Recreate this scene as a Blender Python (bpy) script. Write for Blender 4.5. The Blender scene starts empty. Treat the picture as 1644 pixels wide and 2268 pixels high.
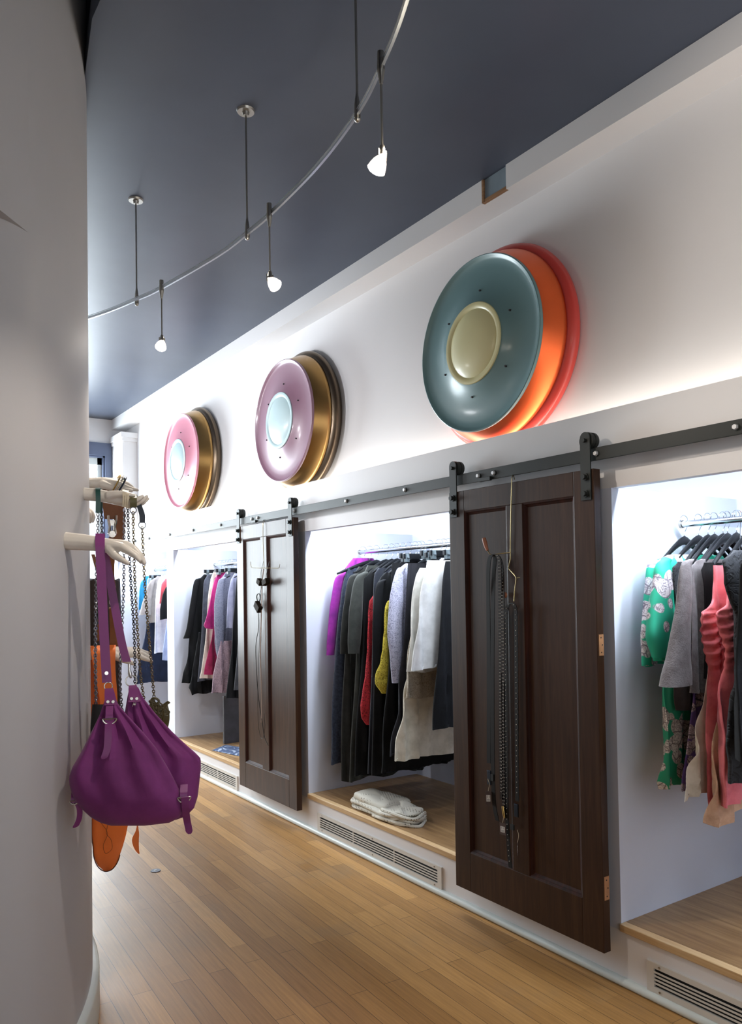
# A fashion shop interior: niches of clothes, sliding doors, curved track light
FLOOR_TURN = 2.3
import bpy, bmesh, math, random
import numpy as np
from mathutils import Vector, Matrix

PI = math.pi
SC = bpy.context.scene
COL = SC.collection
random.seed(7)

# ------------------------------------------------------------------ survey
# camera solved from the vanishing points of the shop wall (metres, x to the
# right wall plane at x = 0, y along the wall, z up)
F = 1735.0; PX, PY = 822.0, 1264.0
CAM = np.array([-2.7, 0.0, 1.657])
_v1 = np.array([-360 - PX, 1324 - PY, F]); _v1 /= np.linalg.norm(_v1)
_v3 = np.array([-325 - PX, -72100 - PY, F]); _v3 /= np.linalg.norm(_v3)
_v3 = _v3 - _v1 * (_v1 @ _v3); _v3 /= np.linalg.norm(_v3)
_v2 = np.cross(_v1, _v3)
ROT = np.array([_v2, _v1, _v3])

def ray(px, py): return ROT @ np.array([px - PX, py - PY, F])
def on_x(px, py, x=0.0):
    d = ray(px, py); return CAM + d * ((x - CAM[0]) / d[0])
def on_y(px, py, y):
    d = ray(px, py); return CAM + d * ((y - CAM[1]) / d[1])
def on_z(px, py, z=0.0):
    d = ray(px, py); return CAM + d * ((z - CAM[2]) / d[2])
def on_plane(px, py, p0, n):
    d = ray(px, py); p0 = np.array(p0); n = np.array(n)
    return CAM + d * (((p0 - CAM) @ n) / (d @ n))

# ------------------------------------------------------------------ materials
def lin(c):
    if isinstance(c, str):
        c = [int(c[i:i + 2], 16) / 255 for i in (0, 2, 4)]
        c = [x / 12.92 if x <= .04045 else ((x + .055) / 1.055) ** 2.4 for x in c]
    return (c[0], c[1], c[2], 1.0)

def _bsdf(name):
    m = bpy.data.materials.new(name); m.use_nodes = True
    nt = m.node_tree; b = nt.nodes['Principled BSDF']
    return m, nt, b

def _coords(nt, scale=(1, 1, 1), rot=(0, 0, 0), kind='Object'):
    tc = nt.nodes.new('ShaderNodeTexCoord'); mp = nt.nodes.new('ShaderNodeMapping')
    mp.inputs['Scale'].default_value = scale; mp.inputs['Rotation'].default_value = rot
    nt.links.new(tc.outputs[kind], mp.inputs['Vector'])
    return mp.outputs['Vector']

def _noise(nt, vec, scale, detail=4, rough=.55, dist=0):
    n = nt.nodes.new('ShaderNodeTexNoise')
    n.inputs['Scale'].default_value = scale; n.inputs['Detail'].default_value = detail
    n.inputs['Roughness'].default_value = rough; n.inputs['Distortion'].default_value = dist
    nt.links.new(vec, n.inputs['Vector']); return n.outputs['Fac']

def _ramp(nt, fac, stops):
    r = nt.nodes.new('ShaderNodeValToRGB')
    els = r.color_ramp.elements
    while len(els) > 1: els.remove(els[-1])
    els[0].position = stops[0][0]; els[0].color = lin(stops[0][1])
    for p, c in stops[1:]:
        e = els.new(p); e.color = lin(c)
    nt.links.new(fac, r.inputs['Fac']); return r.outputs['Color']

def _bump(nt, b, height, strength=.3, dist=.01):
    bp = nt.nodes.new('ShaderNodeBump')
    bp.inputs['Strength'].default_value = strength; bp.inputs['Distance'].default_value = dist
    nt.links.new(height, bp.inputs['Height']); nt.links.new(bp.outputs['Normal'], b.inputs['Normal'])

def _mix(nt, fac, a, c, mode='MIX'):
    m = nt.nodes.new('ShaderNodeMix'); m.data_type = 'RGBA'; m.blend_type = mode
    if isinstance(fac, (int, float)): m.inputs[0].default_value = fac
    else: nt.links.new(fac, m.inputs[0])
    for s, v in ((6, a), (7, c)):
        if isinstance(v, (str, tuple)): m.inputs[s].default_value = lin(v)
        else: nt.links.new(v, m.inputs[s])
    return m.outputs[2]

def paint(name, col, rough=.6, var=.04, scale=3, bump=.05, coat=0, metal=0, spec=.5, bscale=120, stretch=1):
    m, nt, b = _bsdf(name)
    v = _coords(nt)
    c = lin(col)
    d = tuple(max(0, x * (1 - var * 2)) for x in c[:3])
    nt.links.new(_ramp(nt, _noise(nt, v, scale, 5), [(.3, d), (.7, c)]), b.inputs['Base Color'])
    b.inputs['Roughness'].default_value = rough; b.inputs['Metallic'].default_value = metal
    b.inputs['Specular IOR Level'].default_value = spec
    if coat:
        b.inputs['Coat Weight'].default_value = coat; b.inputs['Coat Roughness'].default_value = .15
    if bump: _bump(nt, b, _noise(nt, v if stretch == 1 else _coords(nt, (1, 1, stretch)), bscale, 3), bump, .004)
    return m

def fabric(name, col, col2=None, rough=.85, scale=260, bump=.25, streak=False, sheen=.15, mottled=None):
    m, nt, b = _bsdf(name)
    v = _coords(nt, (1, 1, .12) if streak else (1, 1, 1))
    c = lin(col); d = lin(col2) if col2 else tuple(x * .72 for x in c[:3])
    f = _noise(nt, v, mottled or 14, 6, .6)
    nt.links.new(_ramp(nt, f, [(.35, tuple(d[:3])), (.62, tuple(c[:3]))]), b.inputs['Base Color'])
    b.inputs['Roughness'].default_value = rough
    b.inputs['Sheen Weight'].default_value = sheen
    b.inputs['Specular IOR Level'].default_value = .25
    _bump(nt, b, _noise(nt, v, scale, 3), bump, .004)
    return m

def lace(name, col, dark, scale=55):
    """fine corded pattern: distorted noise bands, raised"""
    m, nt, b = _bsdf(name)
    v = _coords(nt, (1, .5, 1))
    n = _noise(nt, v, scale, 1.5, .5, 1.6)
    h = _ramp(nt, n, [(.36, (0, 0, 0)), (.44, (1, 1, 1)), (.56, (1, 1, 1)), (.64, (.15, .15, .15))])
    nt.links.new(_mix(nt, h, dark, col), b.inputs['Base Color'])
    b.inputs['Roughness'].default_value = .8
    _bump(nt, b, h, .6, .003)
    return m

def floral(name, base, petal, line, scale=11, thr=.36):
    """clustered blossoms with drawn outlines on a plain ground"""
    m, nt, b = _bsdf(name)
    v = _coords(nt, (1, .4, .75))
    n = _noise(nt, v, scale * .42, 2, .4)
    vo = nt.nodes.new('ShaderNodeTexVoronoi'); vo.inputs['Scale'].default_value = scale
    v2 = nt.nodes.new('ShaderNodeTexVoronoi'); v2.inputs['Scale'].default_value = scale * 1.6; v2.feature = 'DISTANCE_TO_EDGE'
    v3 = nt.nodes.new('ShaderNodeTexVoronoi'); v3.inputs['Scale'].default_value = scale * 4.2
    for q in (vo, v2, v3): nt.links.new(v, q.inputs['Vector'])
    mth = nt.nodes.new('ShaderNodeMath'); mth.operation = 'ADD'
    nt.links.new(vo.outputs['Distance'], mth.inputs[0]); nt.links.new(n, mth.inputs[1])
    mask = _ramp(nt, mth.outputs[0], [(thr + .46, (1, 1, 1)), (thr + .49, (0, 0, 0))])
    pn = _noise(nt, v, scale * 3.2, 1.5, .4, 1.2)
    fl = _ramp(nt, pn, [(.40, petal), (.455, line), (.49, petal), (.56, petal), (.59, line), (.64, petal)])
    fl = _mix(nt, _ramp(nt, v2.outputs['Distance'], [(.015, (1, 1, 1)), (.05, (0, 0, 0))]), fl, line)
    nt.links.new(_mix(nt, mask, base, fl), b.inputs['Base Color'])
    b.inputs['Roughness'].default_value = .6
    return m

def metal(name, col, rough=.3, var=.05, aniso=0):
    m, nt, b = _bsdf(name)
    v = _coords(nt); c = lin(col)
    nt.links.new(_ramp(nt, _noise(nt, v, 6, 4), [(.3, tuple(x * (1 - 2 * var) for x in c[:3])), (.7, c[:3])]), b.inputs['Base Color'])
    b.inputs['Metallic'].default_value = 1; b.inputs['Roughness'].default_value = rough
    return m

def wood(name, dark, mid, light, rough=.4, axis='z', coat=0.0, scale=5, bump=.08, spec=.5):
    m, nt, b = _bsdf(name)
    s = {'z': (9, 9, .6), 'y': (9, .6, 9), 'x': (.6, 9, 9)}[axis]
    v = _coords(nt, s)
    f = _noise(nt, v, scale, 8, .62, .6)
    g = _noise(nt, _coords(nt), 2.2, 3)
    c = _ramp(nt, f, [(.3, dark), (.52, mid), (.72, light)])
    c = _mix(nt, _ramp(nt, g, [(.35, (0, 0, 0)), (.75, (.45, .45, .45))]), c, dark)
    nt.links.new(c, b.inputs['Base Color'])
    b.inputs['Roughness'].default_value = rough
    b.inputs['Specular IOR Level'].default_value = spec
    b.inputs['Coat Weight'].default_value = coat; b.inputs['Coat Roughness'].default_value = .25
    _bump(nt, b, f, bump, .003)
    return m

def emit(name, col, strength):
    m = bpy.data.materials.new(name); m.use_nodes = True
    nt = m.node_tree; nt.nodes.clear()
    e = nt.nodes.new('ShaderNodeEmission'); o = nt.nodes.new('ShaderNodeOutputMaterial')
    e.inputs['Color'].default_value = lin(col); e.inputs['Strength'].default_value = strength
    nt.links.new(e.outputs[0], o.inputs['Surface']); return m

def glass(name, tint=(1, 1, 1), clear=.9):
    m = bpy.data.materials.new(name); m.use_nodes = True
    nt = m.node_tree; nt.nodes.clear()
    t = nt.nodes.new('ShaderNodeBsdfTransparent'); g = nt.nodes.new('ShaderNodeBsdfGlossy')
    t.inputs['Color'].default_value = lin(tint); g.inputs['Roughness'].default_value = .02
    mx = nt.nodes.new('ShaderNodeMixShader'); mx.inputs[0].default_value = 1 - clear
    o = nt.nodes.new('ShaderNodeOutputMaterial')
    nt.links.new(t.outputs[0], mx.inputs[1]); nt.links.new(g.outputs[0], mx.inputs[2])
    nt.links.new(mx.outputs[0], o.inputs['Surface']); return m

def floor_material():
    m, nt, b = _bsdf('oak_strip_floor')
    v = _coords(nt, (1, 1, 1), (0, 0, PI / 2 + math.radians(FLOOR_TURN)))
    br = nt.nodes.new('ShaderNodeTexBrick')
    br.inputs['Scale'].default_value = 1
    br.inputs['Brick Width'].default_value = 1.35; br.inputs['Row Height'].default_value = .083
    br.inputs['Mortar Size'].default_value = .0013; br.inputs['Mortar Smooth'].default_value = .2
    br.inputs['Bias'].default_value = -.1; br.offset = .37; br.squash = 1
    br.inputs['Color1'].default_value = lin('a98250'); br.inputs['Color2'].default_value = lin('8f6a3c')
    br.inputs['Mortar'].default_value = lin('4d381f')
    nt.links.new(v, br.inputs['Vector'])
    # second, longer period picks out single darker and paler strips
    br2 = nt.nodes.new('ShaderNodeTexBrick'); br2.offset = .61
    br2.inputs['Scale'].default_value = 1; br2.inputs['Brick Width'].default_value = 2.1
    br2.inputs['Row Height'].default_value = .083; br2.inputs['Mortar Size'].default_value = 0
    br2.inputs['Color1'].default_value = (1.12, 1.1, 1.05, 1); br2.inputs['Color2'].default_value = (.82, .76, .68, 1)
    br2.inputs['Mortar'].default_value = (1, 1, 1, 1)
    nt.links.new(v, br2.inputs['Vector'])
    g = nt.nodes.new('ShaderNodeMapping'); g.inputs['Scale'].default_value = (1.2, 28, 1)
    nt.links.new(v, g.inputs['Vector'])
    gr = _noise(nt, g.outputs[0], 3, 7, .65, .4)
    c = _mix(nt, 1.0, br.outputs['Color'], br2.outputs['Color'], 'MULTIPLY')
    c = _mix(nt, 1.0, c, _ramp(nt, gr, [(.25, (.72, .68, .62)), (.65, (1.08, 1.06, 1.0))]), 'MULTIPLY')
    wear = _noise(nt, _coords(nt), 1.7, 6, .6)
    c = _mix(nt, _ramp(nt, wear, [(.54, (0, 0, 0)), (.7, (.32, .32, .32))]), c, '7b6c56')
    nt.links.new(c, b.inputs['Base Color'])
    rr = nt.nodes.new('ShaderNodeMapRange')
    rr.inputs['To Min'].default_value = .34; rr.inputs['To Max'].default_value = .56
    nt.links.new(wear, rr.inputs['Value']); nt.links.new(rr.outputs[0], b.inputs['Roughness'])
    b.inputs['Coat Weight'].default_value = .08; b.inputs['Coat Roughness'].default_value = .35; b.inputs['Specular IOR Level'].default_value = .3
    _bump(nt, b, br.outputs['Fac'], -.25, .002)
    return m

# ------------------------------------------------------------------ objects
ORIGIN = {}
def tag(o, label=None, cat=None, group=None, kind=None):
    if label: o['label'] = label
    if cat: o['category'] = cat
    if group: o['group'] = group
    if kind: o['kind'] = kind
    return o

def thing(name, label, cat, loc=(0, 0, 0), group=None):
    o = bpy.data.objects.new(name, None); COL.objects.link(o)
    o.empty_display_size = .05
    o.location = loc; ORIGIN[o.name] = np.array(loc, float)
    return tag(o, label, cat, group)

def _root_origin(o):
    while o.parent: o = o.parent
    return ORIGIN.get(o.name, np.zeros(3))

class MB:
    """collects shapes and links them as ONE mesh object"""
    def __init__(s): s.v = []; s.f = []; s.m = []
    def add(s, vs, fs, mi=0):
        n = len(s.v); s.v += [tuple(map(float, p)) for p in vs]
        s.f += [tuple(i + n for i in f) for f in fs]; s.m += [mi] * len(fs); return s
    def box(s, x0, x1, y0, y1, z0, z1, mi=0):
        v = [(x, y, z) for x in (x0, x1) for y in (y0, y1) for z in (z0, z1)]
        return s.add(v, [(0, 1, 3, 2), (4, 6, 7, 5), (0, 4, 5, 1), (2, 3, 7, 6), (0, 2, 6, 4), (1, 5, 7, 3)], mi)
    def obox(s, c, ax, ay, az, mi=0):
        c, ax, ay, az = map(np.array, (c, ax, ay, az))
        v = [c + i * ax + j * ay + k * az for i in (-1, 1) for j in (-1, 1) for k in (-1, 1)]
        return s.add(v, [(0, 1, 3, 2), (4, 6, 7, 5), (0, 4, 5, 1), (2, 3, 7, 6), (0, 2, 6, 4), (1, 5, 7, 3)], mi)
    def tube(s, pts, r, n=8, mi=0, closed=False, flat=1.0, up=None):
        P = [np.array(p, float) for p in pts]; N = len(P)
        R = list(r) if hasattr(r, '__len__') else [r] * N
        rings = []; last = None
        for i in range(N):
            a = P[(i - 1) % N] if (closed or i) else P[0]
            b = P[(i + 1) % N] if (closed or i < N - 1) else P[-1]
            t = b - a; t /= (np.linalg.norm(t) + 1e-12)
            if last is None:
                u = np.array(up if up is not None else ((0, 0, 1) if abs(t[2]) < .9 else (1, 0, 0)), float)
            else: u = last
            u = u - t * (u @ t); u /= (np.linalg.norm(u) + 1e-12); w = np.cross(t, u); last = u
            rings.append([P[i] + R[i] * (math.cos(q) * u * flat + math.sin(q) * w) for q in np.arange(n) * 2 * PI / n])
        v = [p for q in rings for p in q]; f = []
        for i in range(N if closed else N - 1):
            a = i * n; b = ((i + 1) % N) * n
            for k in range(n):
                f.append((a + k, a + (k + 1) % n, b + (k + 1) % n, b + k))
        if not closed: f += [tuple(range(n))[::-1], tuple(range((N - 1) * n, N * n))]
        return s.add(v, f, mi)
    def cyl(s, p0, p1, r0, r1=None, n=16, mi=0): return s.tube([p0, p1], [r0, r0 if r1 is None else r1], n, mi)
    def ball(s, c, r, n=10, mi=0, sc=(1, 1, 1)):
        c = np.array(c, float); v = [c + np.array((0, 0, r * sc[2]))]; m = n // 2
        for i in range(1, m):
            th = PI * i / m
            for k in range(n):
                ph = 2 * PI * k / n
                v.append(c + r * np.array((math.sin(th) * math.cos(ph) * sc[0], math.sin(th) * math.sin(ph) * sc[1], math.cos(th) * sc[2])))
        v.append(c - np.array((0, 0, r * sc[2]))); f = []
        for k in range(n): f.append((0, 1 + k, 1 + (k + 1) % n))
        for i in range(m - 2):
            for k in range(n):
                a = 1 + i * n; f.append((a + k, a + n + k, a + n + (k + 1) % n, a + (k + 1) % n))
        a = 1 + (m - 2) * n
        for k in range(n): f.append((a + k, len(v) - 1, a + (k + 1) % n))
        return s.add(v, f, mi)
    def lathe_x(s, c, prof, n=64, mi=0, closed=False):
        """revolve (x, r) profile round the x axis through c"""
        v = []; f = []
        for x, r in prof:
            for k in range(n):
                q = 2 * PI * k / n; v.append((c[0] + x, c[1] + r * math.cos(q), c[2] + r * math.sin(q)))
        N = len(prof)
        for i in range(N if closed else N - 1):
            j = (i + 1) % N
            for k in range(n):
                f.append((i * n + k, i * n + (k + 1) % n, j * n + (k + 1) % n, j * n + k))
        return s.add(v, f, mi)
    def ribbon(s, pts, wv, th, mi=0, closed=False):
        """flat strap through pts, half-width vectors wv, thickness th"""
        P = [np.array(p, float) for p in pts]; N = len(P)
        W = [np.array(w, float) for w in (wv if isinstance(wv, list) else [wv] * N)]
        v = []; f = []
        for i in range(N):
            a = P[(i - 1) % N] if (closed or i) else P[0]
            b = P[(i + 1) % N] if (closed or i < N - 1) else P[-1]
            t = b - a; nrm = np.cross(t, W[i]); nrm = nrm / (np.linalg.norm(nrm) + 1e-12) * th / 2
            v += [P[i] - W[i] - nrm, P[i] + W[i] - nrm, P[i] + W[i] + nrm, P[i] - W[i] + nrm]
        for i in range(N if closed else N - 1):
            a = i * 4; b = ((i + 1) % N) * 4
            for k in range(4): f.append((a + k, a + (k + 1) % 4, b + (k + 1) % 4, b + k))
        if not closed: f += [(3, 2, 1, 0), (N * 4 - 4, N * 4 - 3, N * 4 - 2, N * 4 - 1)]
        return s.add(v, f, mi)
    def build(s, name, mats, parent=None, smooth=True, bevel=0, label=None, cat=None, group=None, kind=None, sub=0, base=None, angle=None):
        me = bpy.data.meshes.new(name)
        V = np.array(s.v, float)
        o = bpy.data.objects.new(name, me); COL.objects.link(o)
        if parent is not None:
            o.parent = parent; V = V - _root_origin(parent)
        elif kind != 'structure':
            if base is None:
                lo, hi = V.min(0), V.max(0); base = np.array([(lo[0] + hi[0]) / 2, (lo[1] + hi[1]) / 2, lo[2]])
            base = np.array(base, float)
            o.location = base; ORIGIN[o.name] = base; V = V - base
        me.from_pydata(V.tolist(), [], s.f)
        for m in (mats if isinstance(mats, (list, tuple)) else [mats]): me.materials.append(m)
        me.polygons.foreach_set('material_index', s.m)
        bm = bmesh.new(); bm.from_mesh(me)
        bmesh.ops.recalc_face_normals(bm, faces=bm.faces); bm.to_mesh(me); bm.free()
        if smooth:
            me.polygons.foreach_set('use_smooth', [True] * len(me.polygons))
            me.set_sharp_from_angle(angle=math.radians(angle or 38))
        if bevel:
            b = o.modifiers.new('edge', 'BEVEL'); b.width = bevel; b.segments = 2; b.limit_method = 'ANGLE'
        if sub:
            b = o.modifiers.new('sub', 'SUBSURF'); b.levels = sub; b.render_levels = sub
        return tag(o, label, cat, group, kind)

def smooth_path(pts, n=24):
    """Catmull-Rom through points"""
    P = [np.array(p, float) for p in pts]
    if len(P) < 3: return [P[0] + (P[-1] - P[0]) * t for t in np.linspace(0, 1, n)]
    Q = [2 * P[0] - P[1]] + P + [2 * P[-1] - P[-2]]; out = []
    m = len(P) - 1
    for t in np.linspace(0, m, n):
        i = min(int(t), m - 1); u = t - i
        a, b, c, d = Q[i], Q[i + 1], Q[i + 2], Q[i + 3]
        out.append(.5 * (2 * b + (c - a) * u + (2 * a - 5 * b + 4 * c - d) * u * u + (3 * b - a - 3 * c + d) * u ** 3))
    return out
CEIL = 3.722
# ------------------------------------------------------------------ materials of the place
M_wall = paint('white_wall_paint', 'e4e3e4', .55, .015, 2, .03)
M_niche = paint('niche_wall_shade_paint', 'd2d7e4', .6, .012, 2, .03)  # bluish grey of the niche shade put into the white paint
M_column = paint('satin_column_shade_paint', 'bdbcbd', .5, .02, 1.4, .35, spec=.3, bscale=6, stretch=.08)  # white wall, its dim light put into a greyer base colour
M_ceil = paint('slate_ceiling_paint', '525968', .36, .1, 1.1, .06, spec=.13, bscale=5)
M_trim = paint('white_trim_gloss', 'd9e0dc', .35, .03, 4, 0)
M_floor = floor_material()
M_plat = wood('platform_wood', '7a5a38', '9c7a52', 'b7966b', .42, 'y', .1, 4)
M_platedge = wood('platform_edge_wood', 'b38f63', 'c9a87c', 'd8bd94', .45, 'y', 0, 4)
M_slate = paint('slate_blue_frame_paint', '5b6680', .45, .03, 3, 0)
M_dark = paint('black_void', '151515', .8, .02, 3, 0)
M_glass = glass('window_pane_glass')
M_blackiron = paint('black_iron', '262a28', .45, .06, 9, .04, spec=.3)
M_bolt = paint('zinc_bolt', 'd8dadc', .35, .02, 5, 0, metal=.25, spec=.7)
M_chrome = metal('chrome', 'dfe4ea', .16)
M_steel = metal('brushed_steel', 'a8a59e', .32)
M_gold = metal('brass', 'b79a5e', .3)
M_silver = metal('silver', 'd9d4cc', .2)

# ------------------------------------------------------------------ floor, ceiling, walls
MB().box(-4.8, 1.1, -2.8, 9.7, -.08, 0).build('floor', M_floor, kind='structure', smooth=False)
HX0, HX1, HY0, HY1, HTOP = -3.3, -1.945, 1.0, 3.54, 4.5              # raised pocket in the ceiling in front of the curved wall
w = MB()
w.box(-4.8, HX0, -2.8, 9.7, CEIL, CEIL + .1)
pc_ = [(HX1, -2.8), (1.1, -2.8), (1.1, 9.7), (-1.835, 9.7), (-1.835, 3.45), (HX1, 2.83)]
w.add([(x, y, z) for z in (CEIL, CEIL + .1) for x, y in pc_], [tuple(range(6)), tuple(range(6, 12))] + [(k, (k + 1) % 6, 6 + (k + 1) % 6, 6 + k) for k in range(6)])
w.box(HX0, HX1, -2.8, HY0, CEIL, CEIL + .1).box(HX0, -1.835, HY1, 9.7, CEIL, CEIL + .1)
w.box(HX0 - .05, HX0, HY0, HY1, CEIL + .1, HTOP).box(-1.83, -1.78, HY0, HY1, CEIL + .1, HTOP)
w.box(HX0 - .05, -1.78, HY0 - .05, HY0, CEIL + .1, HTOP).box(HX0 - .05, -1.78, HY1, HY1 + .05, CEIL + .1, HTOP)
w.box(HX0 - .05, -1.78, HY0 - .05, HY1 + .05, HTOP, HTOP + .05)
w.build('ceiling', M_ceil, kind='structure', smooth=False)

NICHES = [(.25, 2.151), (2.75, 4.771), (5.05, 7.371), (7.56, 9.2)]   # y ranges
ND, NZ0, NZ1 = .94, .25, 2.07
w = MB()
w.box(0, .05, -2.6, 9.5, NZ1, 2.362)                     # header over the niches
w.box(0, .022, -2.6, 9.5, 2.362, 2.406)                  # lip hiding the ledge
w.box(.05, 1.0, -2.6, 9.5, 2.30, 2.362)                  # ledge and niche tops
MB().box(0, .05, -2.6, 9.4, 0, NZ0 - .03).build('trim_3', M_wall, kind='structure', smooth=False)   # base under the platforms
edges = [-2.6] + [v for n in NICHES for v in n] + [9.5]
for i, (a, b) in enumerate(zip(edges[0::2], edges[1::2])):
    MB().box(0, ND, a, b, NZ0 - .03, NZ1).build('wall_divider_%d' % (i + 1), M_niche, kind='structure', smooth=False)
w.box(.16, .24, -2.6, 9.5, 2.362, CEIL)                  # wall above the ledge
PLY = (2.737, 2.909)                                     # gap in the fascia
w.box(0, .16, -2.6, PLY[0], 3.602, CEIL); w.box(0, .16, PLY[1], 9.5, 3.602, CEIL)
w.box(.02, .16, PLY[0], PLY[1], 3.602, CEIL)
w.build('wall_right', M_wall, kind='structure', smooth=False)
MB().box(ND, 1.02, -2.6, 9.5, 0, 2.3).build('wall_niche', M_niche, kind='structure', smooth=False)

# far end wall with its window
fx0, fx1, fz0, fz1 = -3.3, -.085, .95, 3.285
w = MB(); Y0, Y1 = 9.4, 9.56
w.box(-4.8, fx0, Y0, Y1, 0, CEIL).box(fx1, 1.1, Y0, Y1, 0, CEIL).box(fx0, fx1, Y0, Y1, fz1, CEIL).box(fx0, fx1, Y0, Y1, 0, fz0)
w.build('wall_back', M_wall, kind='structure', smooth=False)
def window_frame(name, axis, u0, u1, z0, z1, p, d, casing, mcase, minner, bars=()):
    """casing on the wall face, sash inside the opening, a glass pane as child"""
    f = MB()
    def b(ua, ub, za, zb, pa, pb, mi):
        if axis == 'y': f.box(ua, ub, min(pa, pb), max(pa, pb), za, zb, mi)
        else: f.box(min(pa, pb), max(pa, pb), ua, ub, za, zb, mi)
    c = casing
    b(u0 - c, u0, z0 - c, z1 + 2 * c, p, p - d * .025, 0); b(u1, u1 + c, z0 - c, z1 + 2 * c, p, p - d * .025, 0)
    b(u0, u1, z1, z1 + 2 * c, p, p - d * .025, 0); b(u0 - c, u1 + c, z0 - c, z0, p, p - d * .06, 0)
    s = .05
    b(u0, u0 + .02, z0, z1, p, p + d * .08, 0); b(u1 - .02, u1, z0, z1, p, p + d * .08, 0); b(u0, u1, z1 - .02, z1, p, p + d * .08, 0)
    b(u0 + .02, u0 + .02 + s, z0, z1 - .02, p + d * .06, p + d * .1, 1); b(u1 - .02 - s, u1 - .02, z0, z1 - .02, p + d * .06, p + d * .1, 1)
    b(u0 + .02, u1 - .02, z1 - .02 - s * 1.6, z1 - .02, p + d * .06, p + d * .1, 1); b(u0 + .02, u1 - .02, z0, z0 + s, p + d * .06, p + d * .1, 1)
    for q in bars: b(q - .025, q + .025, z0, z1, p + d * .06, p + d * .1, 1)
    o = f.build(name, [mcase, minner], kind='structure', smooth=False)
    g = MB()
    f = g
    b(u0 + .06, u1 - .06, z0 + .04, z1 - .08, p + d * .075, p + d * .081, 0)
    g.build('window_pane', M_glass, o, smooth=False)
window_frame('window_1', 'y', fx0, fx1, fz0, fz1, Y0, 1, .075, M_slate, M_trim, bars=(-1.15, -2.2))

# left side of the shop, hidden behind the column
MB().box(-4.75, -4.6, -2.6, 9.5, 0, CEIL).build('wall_far_left', paint('taupe_wall_paint', '8f8a86', .8, .05, 2, .03), kind='structure', smooth=False)
# shop front behind the camera
w = MB(); sx0, sx1, sz0, sz1 = -4.0, -.4, .5, 3.0
w.box(-4.75, sx0, -2.7, -2.55, 0, CEIL).box(sx1, 1.1, -2.7, -2.55, 0, CEIL).box(sx0, sx1, -2.7, -2.55, sz1, CEIL).box(sx0, sx1, -2.7, -2.55, 0, sz0)
w.build('wall_front', M_wall, kind='structure', smooth=False)
window_frame('window_2', 'y', sx0, sx1, sz0, sz1, -2.55, -1, .09, M_slate, M_trim, bars=(-2.8, -1.6))

# curved wall on the left (round column) with its base ring
CR = 2.0; CC = np.array([-1.84, 3.32]) - CR * np.array([.968, -.2507])
def hit_col(px, py, R=CR):
    d = ray(px, py); d2 = d[:2]; o = CAM[:2] - CC
    A = d2 @ d2; B = 2 * o @ d2; K = o @ o - R * R
    return CAM + d * ((-B - math.sqrt(B * B - 4 * A * K)) / (2 * A))
tip = hit_col(84, 532); zt = tip[2]
def outline(off):
    """plan of the curved wall: long gentle arc, then a tight turn back to the left"""
    th0 = math.atan2(tip[1] - CC[1], tip[0] - CC[0]); r2 = .3
    c2 = tip[:2] - r2 * np.array((math.cos(th0), math.sin(th0)))
    P = [CC + (CR + off) * np.array((math.cos(q), math.sin(q))) for q in np.linspace(math.radians(95), th0, 150)]
    P += [c2 + (r2 + off) * np.array((math.cos(q), math.sin(q))) for q in np.linspace(th0, -PI / 2, 30)[1:]]
    return [np.array((-4.59, P[0][1]))] + P + [np.array((-4.59, P[-1][1]))]
def prism(rows):
    """rows: (offset, z) from the bottom up"""
    v = []; f = []; n = 0
    for off, z in rows:
        o = outline(off); n = len(o); v += [(p[0], p[1], z) for p in o]
    for i in range(len(rows) - 1):
        for k in range(n): f.append((i * n + k, i * n + (k + 1) % n, (i + 1) * n + (k + 1) % n, (i + 1) * n + k))
    f += [tuple(range(n)), tuple(range((len(rows) - 1) * n, len(rows) * n))]
    return MB().add(v, f)
prism([(0, 0), (0, 4.49)]).build('wall_left', M_column, kind='structure')
prism([(.026, 0), (.026, .138), (.021, .149), (.010, .155)]).build('baseboard_left', M_trim, kind='structure')
# flat bulkhead that leaves the curve above head height
e0 = CAM + ray(0, 465) * ((zt - CAM[2]) / ray(0, 465)[2])
t = (e0 - tip)[:2]; t /= np.linalg.norm(t); nb = np.array([t[1], -t[0]])
if nb @ (CC - tip[:2]) < 0: nb = -nb
a = tip[:2]; b_ = a + t * 1.0
bk = [(a, 0), (b_, 0), (b_ + nb * .5, 0), (a + nb * .5, 0)]
vv = [(p[0], p[1], z) for z in (zt, 4.45) for p, _ in bk]
MB().add(vv, [(0, 1, 2, 3), (4, 5, 6, 7), (0, 1, 5, 4), (1, 2, 6, 5), (2, 3, 7, 6), (3, 0, 4, 7)]).build('trim_1', M_column, kind='structure', smooth=False)

# bead along the foot of the right wall
w = MB(); w.tube([(-.004, -2.5, .014), (-.004, 9.4, .014)], .02, 12)
w.build('baseboard_right', M_trim, kind='structure')
# pilaster in the far corner, with a small capital
w = MB(); w.box(-.004, .16, 8.97, 9.4, 2.406, 3.40).box(-.03, .16, 8.93, 9.4, 3.44, 3.50).box(-.016, .16, 8.95, 9.4, 3.40, 3.44)
w.build('trim_2', M_wall, kind='structure', smooth=False)

# grey plate where a duct ends in the fascia
t_ = thing('duct_plate', 'small grey steel plate set in a gap of the white band under the ceiling', 'plate', (0, 2.82, 3.602))
MB().box(.008, .018, PLY[0] + .006, PLY[1] - .012, 3.618, CEIL - .002).build('plate', paint('galvanised_grey', '8b9ba6', .5, .12, 6, 0), t_, smooth=False)
w = MB(); w.box(-.002, .019, PLY[1] - .014, PLY[1], 3.603, CEIL - .002).box(.0, .019, PLY[0], PLY[1] - .014, 3.603, 3.617)
w.build('wood_edge', wood('raw_edge_wood', '7a5638', '9a7450', 'b9986f', .7, 'y'), t_, smooth=False, label='raw brown wood edge')

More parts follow.
